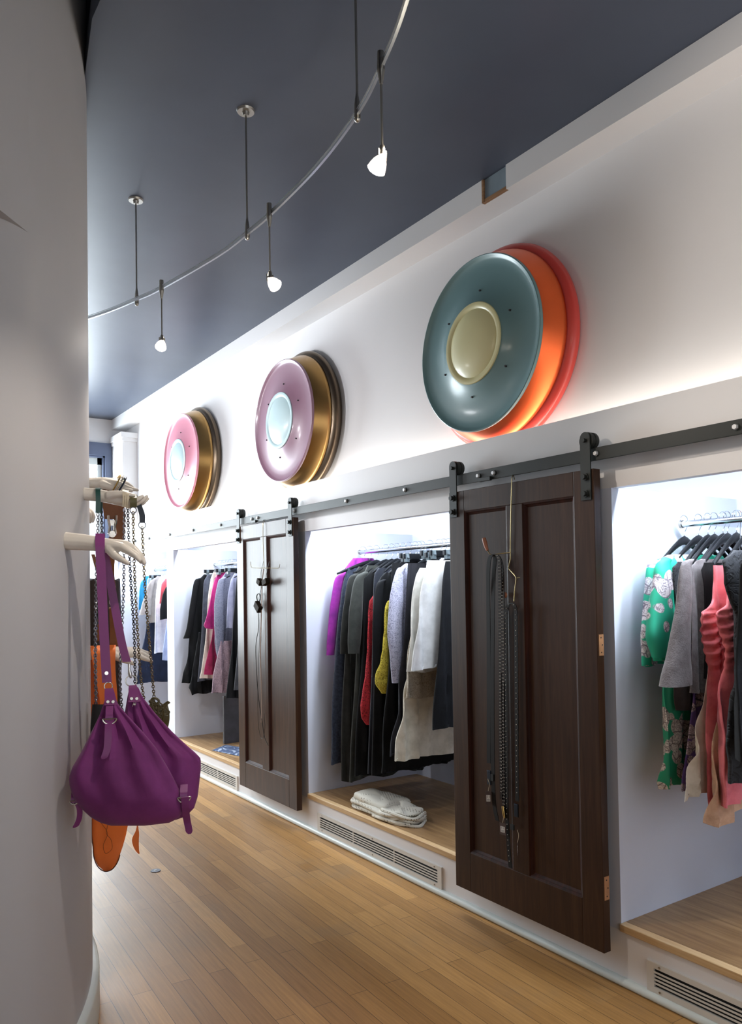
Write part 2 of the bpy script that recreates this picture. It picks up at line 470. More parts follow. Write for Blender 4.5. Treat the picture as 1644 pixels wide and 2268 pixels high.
# wooden platforms in the niche bottoms
for (y0, y1), lab in zip(NICHES, (
        'wooden platform floor of the nearest clothes niche, under the coral dresses',
        'wooden platform of the niche between the two sliding doors, folded crochet piece on it',
        'wooden platform of the niche beyond the far sliding door, grey picture standing on it',
        'wooden platform of the farthest clothes niche, mostly hidden behind the purple bag')):
    t_ = thing('niche_platform', lab, 'platform', (0, (y0 + y1) / 2, NZ0 - .03), 'wooden platforms in the clothes niches')
    MB().box(.03, ND - .001, y0 + .001, y1 - .001, NZ0 - .03, NZ0).build('board', M_plat, t_, smooth=False)
    MB().box(-.012, .029, y0 - .0, y1, NZ0 - .03, NZ0 + .001).build('front_edge', M_platedge, t_, smooth=False, bevel=.003, label='paler front edge of the platform')

# long vent grilles in the base
M_vent = paint('vent_enamel', 'd5d2cb', .4, .02, 4, 0)
for y0, y1, lab in ((.55, 2.024, 'white slotted floor vent under the nearest niche, cut by the frame edge'),
                    (3.32, 4.64, 'white slotted floor vent below the folded crochet piece'),
                    (5.93, 7.15, 'white slotted floor vent beyond the far sliding door')):
    t_ = thing('vent_grille', lab, 'vent', (0, (y0 + y1) / 2, .033), 'slotted vents along the wall base')
    g = MB(); za, zb = .033, .152; sa, sb = .057, .13; n = 5
    g.box(-.010, 0, y0, y1, za, sa).box(-.010, 0, y0, y1, sb, zb)
    g.box(-.010, 0, y0, y0 + .034, sa, sb).box(-.010, 0, y1 - .034, y1, sa, sb)
    for k in range(1, n):
        z = sa + (sb - sa) * k / n; g.box(-.0095, -.0075, y0 + .034, y1 - .034, z - .0036, z + .0036)
    for k in range(1, 3):
        y = y0 + (y1 - y0) * k / 3; g.box(-.0076, -.001, y - .003, y + .003, sa, sb)
    g.build('grille', M_vent, t_, smooth=False)
    MB().box(-.0009, -.0001, y0 + .03, y1 - .03, sa - .01, sb + .01).build('slot_shade', M_dark, t_, smooth=False)  # flat black sheet standing in for the shade inside the slots
    for y in (y0 + .06, (y0 + y1) / 2, y1 - .06):
        for z in (za + .011, zb - .011): MB().cyl((-.0125, y, z), (-.0095, y, z), .004, n=10).build('screw', M_steel, t_)

# round metal cap in the floorboards
t_ = thing('floor_cap', 'small round grey metal cap let into the wooden floor', 'floor cap', (-1.132, 4.63, 0))
MB().cyl((-1.132, 4.63, 0), (-1.132, 4.63, .004), .03, .028, 28).build('disc', paint('worn_grey_metal', '66676e', .5, .1, 20, 0, metal=.3), t_)
MB().cyl((-1.132, 4.63, .004), (-1.132, 4.63, .006), .010, .008, 16).build('centre_screw', M_steel, t_)
# ------------------------------------------------------------------ sliding doors and their track
M_door = wood('dark_stained_oak', '2b1a10', '3a2417', '46301f', .4, 'z', .0, 5, .03, .25)
M_door2 = wood('dark_oak_glossier', '2b1a10', '3a2417', '46301f', .36, 'z', .0, 5, .03, .25)
M_molding = wood('reddish_dark_molding', '1d0d09', '34170f', '452015', .58, 'z', .0, 5, .03, .15)
M_copper = paint('bare_copper_hinge', 'c08a60', .5, .15, 18, .1, metal=.3)

rail = thing('door_track', 'long black iron sliding door track bolted along the white wall', 'track', (-.037, 4.5, 2.188))
MB().box(-.074, -.066, -1.5, 8.5, 2.182, 2.237).build('rail_bar', M_blackiron, rail, smooth=False, bevel=.002)
def hexbolt(x0, x1, y, z, r, name, m, par, n=6): return MB().cyl((x1, y, z), (x0, y, z), r, r * .82, n).build(name, m, par, smooth=False)
for y in (.95, 1.565, 2.188, 2.814, 2.925, 3.541, 4.159, 4.84, 5.42, 5.52, 6.124, 6.739, 7.344, 7.95, 8.4):
    y *= .9887; hexbolt(-.086, -.074, y, 2.2105, .0112, 'bolt', M_bolt, rail)
    MB().cyl((-.076, y, 2.2105), (-.07, y, 2.2105), .0145, n=16).build('washer', M_blackiron, rail)
for y0, y1 in ((2.83, 2.91), (5.44, 5.505)):
    MB().box(-.088, -.074, y0 * .9887, y1 * .9887, 2.177, 2.197).build('stop_block', M_blackiron, rail, smooth=False, bevel=.002)
for y in (1.565, 2.188, 3.541, 4.159, 6.124, 6.739, 7.344):
    MB().cyl((-.066, y * .9887, 2.2105), (0, y * .9887, 2.2105), .011, n=14).build('spacer', M_blackiron, rail)

def sliding_door(y0, y1, z0, z1, lab, hinges, mats):
    t = thing('sliding_door', lab, 'door', (-.07, (y0 + y1) / 2, z0), 'dark panelled sliding doors')
    xf, xb = -.09, -.048; md, mm = mats
    s0, s1 = .11, .115; yc = (y0 + y1) / 2; mid = .105
    pz0, pz1 = z0 + .195, z1 - .105
    f = MB()
    f.box(xf, xb, y0, y0 + s0, z0, z1).box(xf, xb, y1 - s1, y1, z0, z1)
    f.box(xf, xb, y0 + s0, y1 - s1, z0, pz0).box(xf, xb, y0 + s0, y1 - s1, pz1, z1)
    f.box(xf, xb, yc - mid / 2, yc + mid / 2, pz0, pz1)
    f.build('frame', md, t, smooth=False, bevel=.0025)
    for a, b in ((y0 + s0, yc - mid / 2), (yc + mid / 2, y1 - s1)):
        MB().box(xf + .016, xb - .012, a - .004, b + .004, pz0 - .004, pz1 + .004).build('panel', md, t, smooth=False)
        m = MB(); h = .02
        for ya, yb, yl in ((a, b, 0),):
            # stepped moulding: four bars, sloped towards the panel
            def bar(p0, p1, inw):
                p0, p1, inw = map(np.array, (p0, p1, inw))
                v = []
                for q in (p0, p1):
                    v += [q + (xf + .001, 0, 0), q + (xf + .004, 0, 0) + inw * .35, q + (xf + .009, 0, 0) + inw * .55, q + (xf + .016, 0, 0) + inw, q + (xf + .02, 0, 0)]
                m.add(v, [(0, 1, 6, 5), (1, 2, 7, 6), (2, 3, 8, 7), (3, 4, 9, 8), (4, 0, 5, 9), (0, 1, 2, 3, 4), (9, 8, 7, 6, 5)])
            bar((0, a, pz0), (0, a, pz1), (0, h, 0)); bar((0, b, pz0), (0, b, pz1), (0, -h, 0))
            bar((0, a, pz0), (0, b, pz0), (0, 0, h)); bar((0, a, pz1), (0, b, pz1), (0, 0, -h))
        m.build('molding', mm, t, smooth=False)
    for yy in (y0 + .037, y1 - .04):
        st = MB(); yw = .026; zt, zb = 2.306, z1 - .13; xo = xf - .007
        # strap with rounded top, folded back over the wheel
        pr = [(yy - yw, zb), (yy + yw, zb), (yy + yw, zt - yw)]
        pr += [(yy + yw * math.cos(q), zt - yw + yw * math.sin(q)) for q in np.linspace(0, PI, 12)[1:]]
        n = len(pr); v = [(xo, p[0], p[1]) for p in pr] + [(xf - .0005, p[0], p[1]) for p in pr]
        st.add(v, [tuple(range(n)), tuple(range(n, 2 * n))] + [(k, (k + 1) % n, n + (k + 1) % n, n + k) for k in range(n)])
        h = st.build('strap_hanger', M_blackiron, t, smooth=False, label='black iron hanger strap with wheel')
        wc = 2.237 + .033
        MB().lathe_x((-.070, yy, wc), [(-.019, .0), (-.019, .036), (-.007, .0365), (-.005, .0335), (.005, .0335), (.007, .0365), (.02, .037), (.026, .034), (.026, 0)], 36).build('wheel', M_blackiron, h)
        MB().cyl((xo - .012, yy, wc), (xo, yy, wc), .009, n=6).build('axle_bolt', M_blackiron, h, smooth=False)
        for zz in (z1 - .032, z1 - .103):
            MB().cyl((xo - .006, yy, zz), (xo, yy, zz), .016, n=18).cyl((xo - .02, yy, zz), (xo - .005, yy, zz), .0125, .011, 6).build('strap_bolt', M_blackiron, h, smooth=False)
    for za, zb in hinges:
        hp = MB().box(-.082, -.052, y0 - .0022, y0 + .001, za, zb).build('hinge_plate', M_copper, t, smooth=False, label='bare copper coloured hinge plate')
        for k, xx in ((.15, -.067), (.5, -.061), (.85, -.069)):
            MB().cyl((xx, y0 - .0022, za + (zb - za) * k), (xx, y0 - .0032, za + (zb - za) * k), .003, n=10).build('screw', M_dark, hp)
    return t
sliding_door(2.168, 3.104, .142, 2.148, 'near dark wood sliding door with long belts hanging on it', ((1.366, 1.454), (.357, .453)), (M_door, M_molding))
sliding_door(4.778, 5.710, .142, 2.166, 'far dark wood sliding door with thin cords hanging on it, glossy with reflections', (), (M_door2, M_molding))

# ------------------------------------------------------------------ wall discs on the ledge
def disc(cy, cz, cols, lab):
    t = thing('wall_disc', lab, 'wall art', (.08, cy, cz - .52), 'big round layered discs on the ledge')
    c = (0, cy, cz)
    mf, md, mdish, mcap, mrim = cols
    MB().lathe_x(c, [(.156, .30), (.156, .49), (.13, .512), (.112, .517), (.1, .514), (.09, .505), (.083, .493), (.078, .48), (.078, .3)], 96).build('flange', mf, t)
    MB().lathe_x(c, [(.08, .3), (.08, .4785), (.066, .48), (.055, .477), (-.034, .4375), (-.034, .3)], 96).build('drum', md, t)
    MB().lathe_x(c, [(-.03, .3), (-.032, .4365), (-.044, .4385), (-.051, .437), (-.053, .433), (-.05, .427), (-.043, .422), (-.037, .41), (-.0345, .38), (-.0345, .35),
                     (-.0365, .32), (-.041, .29), (-.049, .26), (-.058, .235), (-.067, .215), (-.072, .2), (-.072, .1), (-.03, .1)], 96).build('dish', mdish, t)
    MB().lathe_x(c, [(-.06, .2), (-.075, .203), (-.0785, .2), (-.0795, .19), (-.0785, .179), (-.0745, .173), (-.0725, .170), (-.0765, .162), (-.083, .145), (-.091, .11), (-.096, .07), (-.0985, .03), (-.099, .001)], 72).build('cap', mcap, t)
    for k in range(6):
        q = math.radians(38 + 60 * k); p = (0, cy + .262 * math.cos(q), cz + .262 * math.sin(q))
        MB().cyl((-.046, p[1], p[2]), (-.0555, p[1], p[2]), .0055, .005, 10).build('screw', mrim, t)
def satin(n, c, r=.38, metal_=.0, coat=.2): return paint(n, c, r, .03, 5, .03, coat=coat, metal=metal_)
M_scr = paint('dark_screw', '2a2428', .4, 0, 3, 0)
disc(2.919, 2.879, (satin('coral_red_lacquer', 'd2453c', .4), metal('copper_orange_lacquer', 'f2703f', .36), satin('teal_grey_lacquer', '6d8f92'), satin('cream_lacquer', 'd8d2a0'), M_scr),
     'largest nearest wall disc, orange-red drum with teal dish and cream dome')
M_bronze = metal('dark_bronze', '6f6152', .36); M_golddrum = metal('antique_gold', 'a98552', .3); M_ice = satin('ice_blue_lacquer', 'b6cdd0')
disc(5.0, 2.882, (M_bronze, M_golddrum, satin('plum_lacquer', '8f6a7c'), M_ice, M_scr),
     'middle wall disc, antique gold drum with plum dish and ice blue dome')
disc(7.04, 2.888, (M_bronze, M_golddrum, satin('rose_lacquer', 'cf8598'), M_ice, M_scr),
     'smallest looking farthest wall disc, gold drum with rose pink dish and pale blue dome')

# ------------------------------------------------------------------ curved track light
TZ = 3.19
tp = [(-2.35, 6.6), (-1.93, 5.3), (-1.543, 4.42), (-1.41, 4.02), (-1.354, 3.80), (-1.27, 3.3), (-1.252, 3.03), (-1.247, 2.81), (-1.268, 2.4), (-1.32, 2.06), (-1.386, 1.83), (-1.476, 1.59), (-1.66, 1.2), (-2.0, .75)]
path = smooth_path([(x, y, TZ) for x, y in tp], 110)
tr = thing('light_track', 'thin curved chrome monorail light track hung below the dark ceiling', 'light track', (-1.3, 3, TZ))
M_track = metal('track_chrome', 'c9ced2', .28)
r_ = MB()
r_.ribbon(path, [(0, 0, .0052)] * 110, .005)
r_.ribbon([p + (0, 0, .008) for p in path], [(0, 0, .0016)] * 110, .009)
r_.ribbon([p - (0, 0, .008) for p in path], [(0, 0, .0016)] * 110, .009)
r_.build('monorail', M_track, tr)
for (x, y) in ((-1.405, 4.04), (-1.25, 3.028), (-1.318, 2.065), (-1.9, 5.22), (-1.78, 1.03)):
    rod = MB().cyl((x, y, TZ), (x, y, CEIL - .004), .0042, n=8).build('support_rod', M_steel, tr)
    MB().cyl((x, y, CEIL - .008), (x, y, CEIL), .036, .04, 28).cyl((x, y, CEIL - .022), (x, y, CEIL - .008), .012, .016, 14).build('canopy', M_steel, rod)
    MB().cyl((x, y, TZ - .016), (x, y, TZ + .03), .011, .009, 14).cyl((x, y, TZ + .03), (x, y, TZ + .065), .009, .004, 14).ball((x, y, TZ - .02), .011).build('clamp', M_steel, rod)

M_bulb = emit('lit_halogen', (1, .93, .86), 60)
M_dich = paint('dichroic_reflector', 'e8d8d0', .12, .02, 5, 0, spec=.8, coat=.5)
M_dich.node_tree.nodes['Principled BSDF'].inputs['Emission Color'].default_value = (1, .88, .8, 1)
M_dich.node_tree.nodes['Principled BSDF'].inputs['Emission Strength'].default_value = 1.6
def track_lamp(x, y, zb, lab, aim):
    t = thing('track_lamp', lab, 'lamp', (x, y, zb), 'halogen lamps on the curved track')
    zs = TZ - .01
    MB().cyl((x, y, TZ + .035), (x, y, TZ - .02), .010, .012, 14).cyl((x, y, TZ - .02), (x, y, TZ - .06), .012, .005, 14).build('clip', M_steel, t)
    MB().cyl((x, y, TZ - .055), (x, y, zb + .055), .0036, n=8).build('stem', M_steel, t)
    MB().cyl((x, y, zb + .062), (x, y, zb + .035), .007, .011, 12).cyl((x - .013, y, zb + .05), (x - .013, y, zb + .02), .003, n=6).cyl((x + .013, y, zb + .05), (x + .013, y, zb + .02), .003, n=6).build('socket', M_steel, t)
    a = np.array(aim, float); a /= np.linalg.norm(a); o = np.array((x, y, zb + .03))
    def P(d): return o + a * d
    h = MB().tube([P(-.004), P(.004), P(.016), P(.030), P(.043)], [.008, .014, .021, .0255, .028], 22).build('reflector', M_dich, t, label='small faceted glass reflector')
    MB().tube([P(.0435), P(.0455)], [.0255, .024], 22).build('bulb_face', M_bulb, h)
    MB().ball(P(-.008), .0085).build('bulb', M_bulb, h)
    return o, a
LAMPS = [
    track_lamp(-1.39, 1.83, 2.885, 'nearest halogen lamp on the curved track, brightest glare', (-.35, .25, -.9)),
    track_lamp(-1.256, 2.81, 2.885, 'middle halogen lamp of the three seen on the curved track', (.25, -.6, -.75)),
    track_lamp(-1.356, 3.80, 2.885, 'farthest halogen lamp on the curved track, nearest the white column', (-.62, -.85, -1.6)),
]
LAMPS += [  # unseen lamps added along the track to brighten the right wall
    track_lamp(-1.76, 4.9, 2.885, 'added halogen lamp on the track, unseen just behind the curved wall', (.9, .1, -.42)),
    track_lamp(-2.12, 5.85, 2.885, 'second added halogen lamp on the track, unseen behind the curved wall', (.9, .15, -.36)),
    track_lamp(-2.33, 6.5, 2.885, 'last added halogen lamp on the track, unseen behind the curved wall', (.9, .1, -.34)),
    track_lamp(-1.72, 1.12, 2.885, 'added halogen lamp on the track, unseen just above the upper frame edge', (.86, -.1, -.12)),
    track_lamp(-1.98, .78, 2.885, 'last added halogen lamp on the track, unseen above the viewer', (.86, -.1, -.12)),
]
# ------------------------------------------------------------------ clothes
XC = .415; RODZ = 1.940
def interp_rows(pts, n):
    z = np.array([p[1] for p in pts]); x = np.array([p[0] for p in pts])
    o = np.argsort(-z); z, x = z[o], x[o]
    d = np.concatenate([[0], np.cumsum(np.hypot(np.diff(z), np.diff(x)))])
    s = np.linspace(0, d[-1], n)
    return np.interp(s, d, x), np.interp(s, d, z)

def cloth_mesh(y, left, xc=XC, th=.020, nf=5, amp=.015, seed=0, right=None, hem=.006, slant=0.0, n=34, M=52, crumple=0, ruche=None):
    """hanging cloth: closed loops in height, folds that deepen downwards"""
    rs = np.random.RandomState(seed); ph = rs.rand(6) * 6.28
    xl, zz = interp_rows(left, n)
    if right is None: xr = 2 * xc - xl
    else:
        rx, rz = interp_rows(right, n); xr = np.interp(-zz, -rz, rx)
    mb = MB(); v = []
    T = np.arange(M) * 2 * PI / M
    ztop, zbot = zz[0], zz[-1]
    for i in range(n):
        u = i / (n - 1); mid = (xl[i] + xr[i]) / 2; hw = max(.004, (xr[i] - xl[i]) / 2)
        g = .25 + .75 * u; t_ = th * (.55 + .45 * min(1, u * 6)) * min(1, hw / .03 + .2)
        for t in T:
            c, s = math.cos(t), math.sin(t)
            x = mid + hw * math.copysign(abs(c) ** .75, c)
            q = (x - xl[i]) / (2 * hw)
            hz = 2 - zz[i]; f = amp * min(1, .2 + .9 * hz) * (math.sin(2 * PI * nf * 2.3 * x + .7 * math.sin(2.2 * hz + 1)) + .5 * math.sin(2 * PI * nf * 3.9 * x + 2 + .9 * hz))
            f *= min(1, hw / .05)
            if crumple: f += crumple * (math.sin(31 * u + 5 * q + ph[3]) * .6 + math.sin(57 * u - 9 * q + ph[4]) * .4)
            yy = y + math.copysign(abs(s) ** .6, s) * t_ + f + slant * (x - xc)
            if ruche and ruche[0] < u < ruche[1]:
                k_ = math.sin(PI * (u - ruche[0]) / (ruche[1] - ruche[0])); yy += ruche[2] * k_ * math.sin(ruche[3] * u + 4 * math.sin(6 * q + ph[3]) + 3 * q); x += ruche[2] * .6 * k_ * math.sin(ruche[3] * u + ph[4])
            z = zz[i] + (hem * math.sin(2 * PI * 2.3 * q + ph[5]) * u ** 6)
            v.append((x, yy, z))
    f = []
    for i in range(n - 1):
        for k in range(M): f.append((i * M + k, i * M + (k + 1) % M, (i + 1) * M + (k + 1) % M, (i + 1) * M + k))
    f.append(tuple(range(M)))
    # hem turned in
    b = (n - 1) * M; base = len(v)
    for k in range(M):
        p = v[b + k]; m = (xl[-1] + xr[-1]) / 2
        v.append((m + (p[0] - m) * .97, y + (p[1] - y) * .75, p[2] + .015))
    for k in range(M): f.append((b + k, b + (k + 1) % M, base + (k + 1) % M, base + k))
    f.append(tuple(range(base, base + M)))
    return v, f

def px_left(pts, y): return [(on_y(px, py, y)[0], on_y(px, py, y)[2]) for px, py in pts]

def sleeve_mesh(y, path, widths, seed=0, flat=.55, wr=.03):
    """path in px (x, y) with px widths, hung in the plane y"""
    P = [on_y(px, py, y) for px, py in path]
    R = [abs(on_y(px + w / 2, py, y)[0] - on_y(px - w / 2, py, y)[0]) / 2 for (px, py), w in zip(path, widths)]
    n = 26; C = smooth_path(P, n); RR = np.interp(np.linspace(0, 1, n), np.linspace(0, 1, len(R)), R)
    RR = RR * np.minimum(1, .5 + .5 * np.sin(np.minimum(1, np.arange(n) / 3.0) * PI / 2))
    rs = np.random.RandomState(seed); ph = rs.rand(3) * 6.28; M = 20; v = []; f = []
    for i in range(n):
        for k in range(M):
            t = 2 * PI * k / M
            w = 1 + wr * math.sin(3 * t + ph[0] + i * .15) + wr * .8 * math.sin(i * .9 + 2 * t + ph[1])
            v.append((C[i][0] + RR[i] * math.cos(t) * w, C[i][1] + RR[i] * flat * math.sin(t) * w, C[i][2]))
    for i in range(n - 1):
        for k in range(M): f.append((i * M + k, i * M + (k + 1) % M, (i + 1) * M + (k + 1) % M, (i + 1) * M + k))
    b = len(v); L = (n - 1) * M
    for k in range(M):
        p = v[L + k]; v.append((C[-1][0] + (p[0] - C[-1][0]) * .9, C[-1][1] + (p[1] - C[-1][1]) * .8, p[2] + .012))
    for k in range(M): f.append((L + k, L + (k + 1) % M, b + (k + 1) % M, b + k))
    f += [tuple(range(M)), tuple(range(b, b + M))]
    return v, f

def mirror_x(v, xc=XC): return [(2 * xc - p[0], p[1], p[2]) for p in v]

SEED = [100]; QUEUE = []
def garment(*a, **k): QUEUE.append((a, k))
def hang_all():
    """build the queued clothes, each no thicker than its share of the rail"""
    ys = sorted(q[0][3] for q in QUEUE)
    for a, k in QUEUE:
        y = a[3]; gap = min([abs(y - v) for v in ys if v != y] + [1])
        k['th'] = max(.003, min(k.get('th', .020), .44 * gap))
        k['nf'] = 5; k['amp'] = .013; k['crumple'] = min(k.get('crumple', 0), .003)
        make_garment(*a, **k)
def make_garment(name, lab, cat, y, left, mat, sleeves=None, extra=None, group=None, **kw):
    SEED[0] += 1
    L = px_left(left, y)
    v, f = cloth_mesh(y, L, seed=SEED[0], **kw)
    zt = L[0][1]
    if not sleeves:
        return MB().add(v, f).build(name, mat, label=lab, cat=cat, group=group, base=(XC, y, min(p[2] for p in v)), angle=80)
    t = thing(name, lab, cat, (XC, y, min(p[2] for p in v)), group)
    MB().add(v, f).build('body', mat, t, angle=80)
    path, wd = sleeves[0], sleeves[1]; path = [(path[0][0] + .62 * wd[0], path[0][1] - .8 * wd[0])] + list(path); wd = (wd[0] * .8,) + tuple(wd); dy = sleeves[2] if len(sleeves) > 2 else -.02
    sv, sf = sleeve_mesh(y + dy, path, wd, SEED[0])
    MB().add(sv, sf).build('sleeve', mat, t, angle=80)
    MB().add(mirror_x(sv), sf).build('sleeve', mat, t, angle=80)
    return t

M_hang = paint('black_hanger_plastic', '0c0e12', .4, .02, 4, 0, spec=.25)
M_clip = paint('smoky_clip_plastic', '525c60', .15, .02, 4, 0, spec=.8)
def hook(mb, y, zt, xc=XC, r=.016, lean=0.0):
    c = RODZ + .002
    pts = [(xc + (r + .012) * math.cos(q), y, c + .0 + (r + .006) * math.sin(q)) for q in np.linspace(PI + .3, 0, 10)]
    pts += [(xc + .028, y + lean * .3, c - .02), (xc + .012, y + lean * .7, c - .042), (xc, y + lean, zt + .01), (xc, y + lean, zt - .006)]
    return mb.tube(smooth_path(pts, 24), .0017, 6)

def hanger(y, zend, lab, hw=.205, top=None, slant=0.0, group='black shoulder hangers', hx=XC):
    """shoulder hanger: curved flat arms with a broad back, metal hook"""
    t = thing('coat_hanger', lab, 'hanger', (hx, y, zend), group)
    zt = top if top is not None else RODZ - .075
    m = MB(); N = 19; rows = []
    for s in np.linspace(-1, 1, N):
        a = abs(s); z = zend + (zt - zend) * (1 - a ** 1.35) ** 1.15 if a < 1 else zend
        h = .015 + .026 * (1 - a) ** 1.3
        rows.append((hx + s * hw, y + slant * s * hw, z, h, .007 + .004 * a))
    v = []; M = 10
    for x, yy, z, h, w_ in rows:
        for k in range(M):
            q = 2 * PI * k / M; v.append((x, yy + w_ * math.cos(q), z + h * .5 * math.sin(q) - h * .5))
    f = [(i * M + k, i * M + (k + 1) % M, (i + 1) * M + (k + 1) % M, (i + 1) * M + k) for i in range(N - 1) for k in range(M)]
    f += [tuple(range(M)), tuple(range((N - 1) * M, N * M))]
    m.add(v, f).build('arms', M_hang, t)
    hook(MB(), y, zt, hx).build('hook', M_chrome, t)
    return t

def clip_hanger(y, zb, lab, hw=.15, group='black clip hangers', slant=0.0):
    t = thing('clip_hanger', lab, 'hanger', (XC, y, zb - .045), group)
    MB().obox((XC, y, zb), (hw, slant * hw, 0), (0, .009, 0), (0, 0, .016)).build('bar', M_hang, t, smooth=False, bevel=.002)
    for s in (-.82, .82):
        c = (XC + s * hw, y + slant * s * hw, zb - .012)
        MB().obox(c, (.014, 0, 0), (0, .012, 0), (0, 0, .026)).obox((c[0], c[1] - .012, c[2] + .014), (.009, 0, 0), (0, .006, 0), (0, .004, .014)).build('clip', M_clip if s < 0 else M_hang, t, smooth=False, bevel=.002)
    hook(MB(), y, zb + .012).build('hook', M_chrome, t)
    return t

def rod(y0, y1, lab, z=RODZ):
    t = thing('clothes_rod', lab, 'rod', (XC, (y0 + y1) / 2, z - .015), 'chrome hanging rods in the niches')
    MB().cyl((XC, y0, z - .014), (XC, y1, z - .014), .0145, n=20).build('tube', M_chrome, t)
    for y in np.arange(y1 - .12, y0, -.95):
        b = MB(); b.box(XC, ND, y - .004, y + .004, z - .03, z + .002).cyl((ND - .006, y, z - .014), (ND, y, z - .014), .03, n=18)
        b.build('bracket', M_chrome, t, smooth=False)
    MB().cyl((XC, y1, z - .014), (XC, y1 + .012, z - .014), .018, n=20).build('end_cap', M_steel, t)
rod(.3, 2.095, 'chrome clothes rod of the nearest niche, above the green kimono')
rod(2.8, 4.70, 'chrome clothes rod between the sliding doors, above the white trousers')
rod(5.1, 7.32, 'chrome clothes rod of the niche beyond the far door')
rod(7.6, 9.1, 'chrome clothes rod of the farthest niche, behind the hanging chains')

# ---- niche between the doors, far to near
GA = 'clothes on the rail between the sliding doors'
garment('blouse', 'purple long-sleeved blouse, far end of the rail between the doors', 'blouse', 4.67,
        [(782, 1236), (764, 1262), (756, 1290), (752, 1340), (757, 1400), (760, 1480)], fabric('purple_jersey', '93288f', '74207a'),
        sleeves=([(752, 1284), (744, 1330), (738, 1380), (734, 1425), (732, 1451)], (20, 21, 20, 19, 17), -.025), group=GA, th=.03)
garment('dress', 'speckled navy strappy dress hanging beside the purple blouse', 'dress', 4.59,
        [(768, 1258), (763, 1285), (757, 1320), (750, 1363), (746, 1400), (741, 1500), (736, 1600), (731, 1692)], fabric('speckled_navy', '333a4a', '222836', mottled=60), group=GA, th=.03, nf=4)
M_olive = fabric('olive_wool', '343632', '272926'); M_olive2 = fabric('dark_olive_wool', '2b2c29', '20211f')
garment('long_cardigan', 'dark olive long cardigan, the farther of the two', 'cardigan', 4.50,
        [(795, 1255), (780, 1280), (772, 1330), (764, 1450), (759, 1560), (757, 1650), (757, 1731)], M_olive2,
        sleeves=([(780, 1284), (772, 1340), (766, 1400), (763, 1448)], (17, 20, 21, 18), -.035), group=GA, hem=.012)
garment('long_cardigan', 'dark olive long cardigan, the nearer one with the wide flat sleeve', 'cardigan', 4.385,
        [(815, 1252), (800, 1280), (792, 1330), (788, 1450), (784, 1560), (778, 1650), (775, 1728)], M_olive,
        sleeves=([(797, 1284), (789, 1340), (786, 1400), (784, 1447)], (22, 28, 29, 24), -.05), group=GA, hem=.014)
M_black = fabric('black_crepe', '0d0e10', '08090a', sheen=0); M_black2 = fabric('black_jersey', '121316', '0b0c0e', sheen=0); M_char = fabric('charcoal_wool', '1f1f25', '151519', sheen=0)
garment('top', 'black fringed long dress just left of the red lace dress', 'dress', 4.315,
        [(822, 1262), (806, 1284), (806, 1330), (803, 1420), (797, 1520), (790, 1620), (786, 1722)], M_black, group=GA, hem=.012)
M_redlace = lace('red_lace', 'c62a35', '6d1018', 70)
garment('dress', 'narrow red lace dress between black garments', 'dress', 4.255,
        [(828, 1316), (820, 1332), (816, 1370), (813, 1420), (811, 1460), (808, 1500), (803, 1540), (800, 1565), (803, 1590), (811, 1603)], M_redlace, group=GA, crumple=.004)
garment('vest', 'dark navy long vest right of the red lace dress', 'vest', 4.185,
        [(838, 1258), (829, 1275), (827, 1330), (824, 1430), (822, 1540), (819, 1640), (816, 1716)], fabric('midnight_navy', '22252f', '171a22'), group=GA)
garment('coat', 'black coat left of the yellow lace top', 'coat', 4.12,
        [(852, 1268), (838, 1288), (833, 1330), (830, 1450), (828, 1600), (824, 1716)], M_black2,
        sleeves=([(842, 1296), (836, 1350), (834, 1420), (833, 1500)], (16, 18, 17, 14), -.02), group=GA, th=.02)
garment('top', 'bright yellow lace top between black garments', 'top', 4.055,
        [(862, 1330), (852, 1346), (850, 1400), (846, 1440), (842, 1470), (836, 1490), (834, 1514), (846, 1534)], lace('yellow_lace', 'd9c644', '9c8a1e', 60), group=GA, crumple=.005)
garment('trousers', 'black trousers right of the yellow lace top', 'trousers', 3.985,
        [(869, 1247), (867, 1285), (864, 1400), (860, 1500), (850, 1620), (842, 1710)], M_black, group=GA)
garment('jacket', 'lavender grey lace jacket with rolled cuff', 'jacket', 3.90,
        [(898, 1248), (884, 1262), (878, 1310), (874, 1370), (872, 1430), (870, 1478)], lace('lavender_lace', 'b3b3c8', '7f8096', 80),
        sleeves=([(886, 1268), (879, 1330), (875, 1400), (879, 1460), (881, 1512)], (18, 30, 30, 27, 24), -.03), group=GA, th=.02)
garment('trousers', 'charcoal trousers right of the lavender lace jacket', 'trousers', 3.805,
        [(904, 1247), (901, 1300), (897, 1380), (890, 1480), (880, 1570), (870, 1640), (863, 1674)], M_char, group=GA)
garment('skirt', 'long cream skirt below the beige crochet top', 'skirt', 3.76,
        [(905, 1490), (898, 1530), (890, 1580), (881, 1640), (876, 1686)], fabric('cream_linen', 'd6d0bf', 'bdb6a3', scale=500), right=[(.62, 1.2), (.72, .45)], group=GA, amp=.014, hem=.004)
garment('top', 'beige crochet top above the long cream skirt', 'top', 3.715,
        [(925, 1300), (912, 1400), (904, 1470), (899, 1520), (896, 1548)], lace('beige_crochet', 'b5aa98', '8b806e', 110), group=GA)
M_white = fabric('white_cotton', 'd3d1c9', 'bdbbb2', scale=400)
garment('trousers', 'white trousers with a braided side seam, on a black hanger', 'trousers', 3.665,
        [(930, 1258), (922, 1272), (917, 1310), (911, 1370), (906, 1430), (902, 1490)], M_white, group=GA, right=[(.6, 1.8), (.55, 1.1)])
garment('trousers', 'white folded trousers with turned hems, right of the braided pair', 'trousers', 3.585,
        [(946, 1241), (936, 1300), (927, 1370), (919, 1430), (913, 1484)], fabric('white_twill', 'd8d7d5', 'c4c3c1', scale=400), group=GA, nf=3, amp=.012)
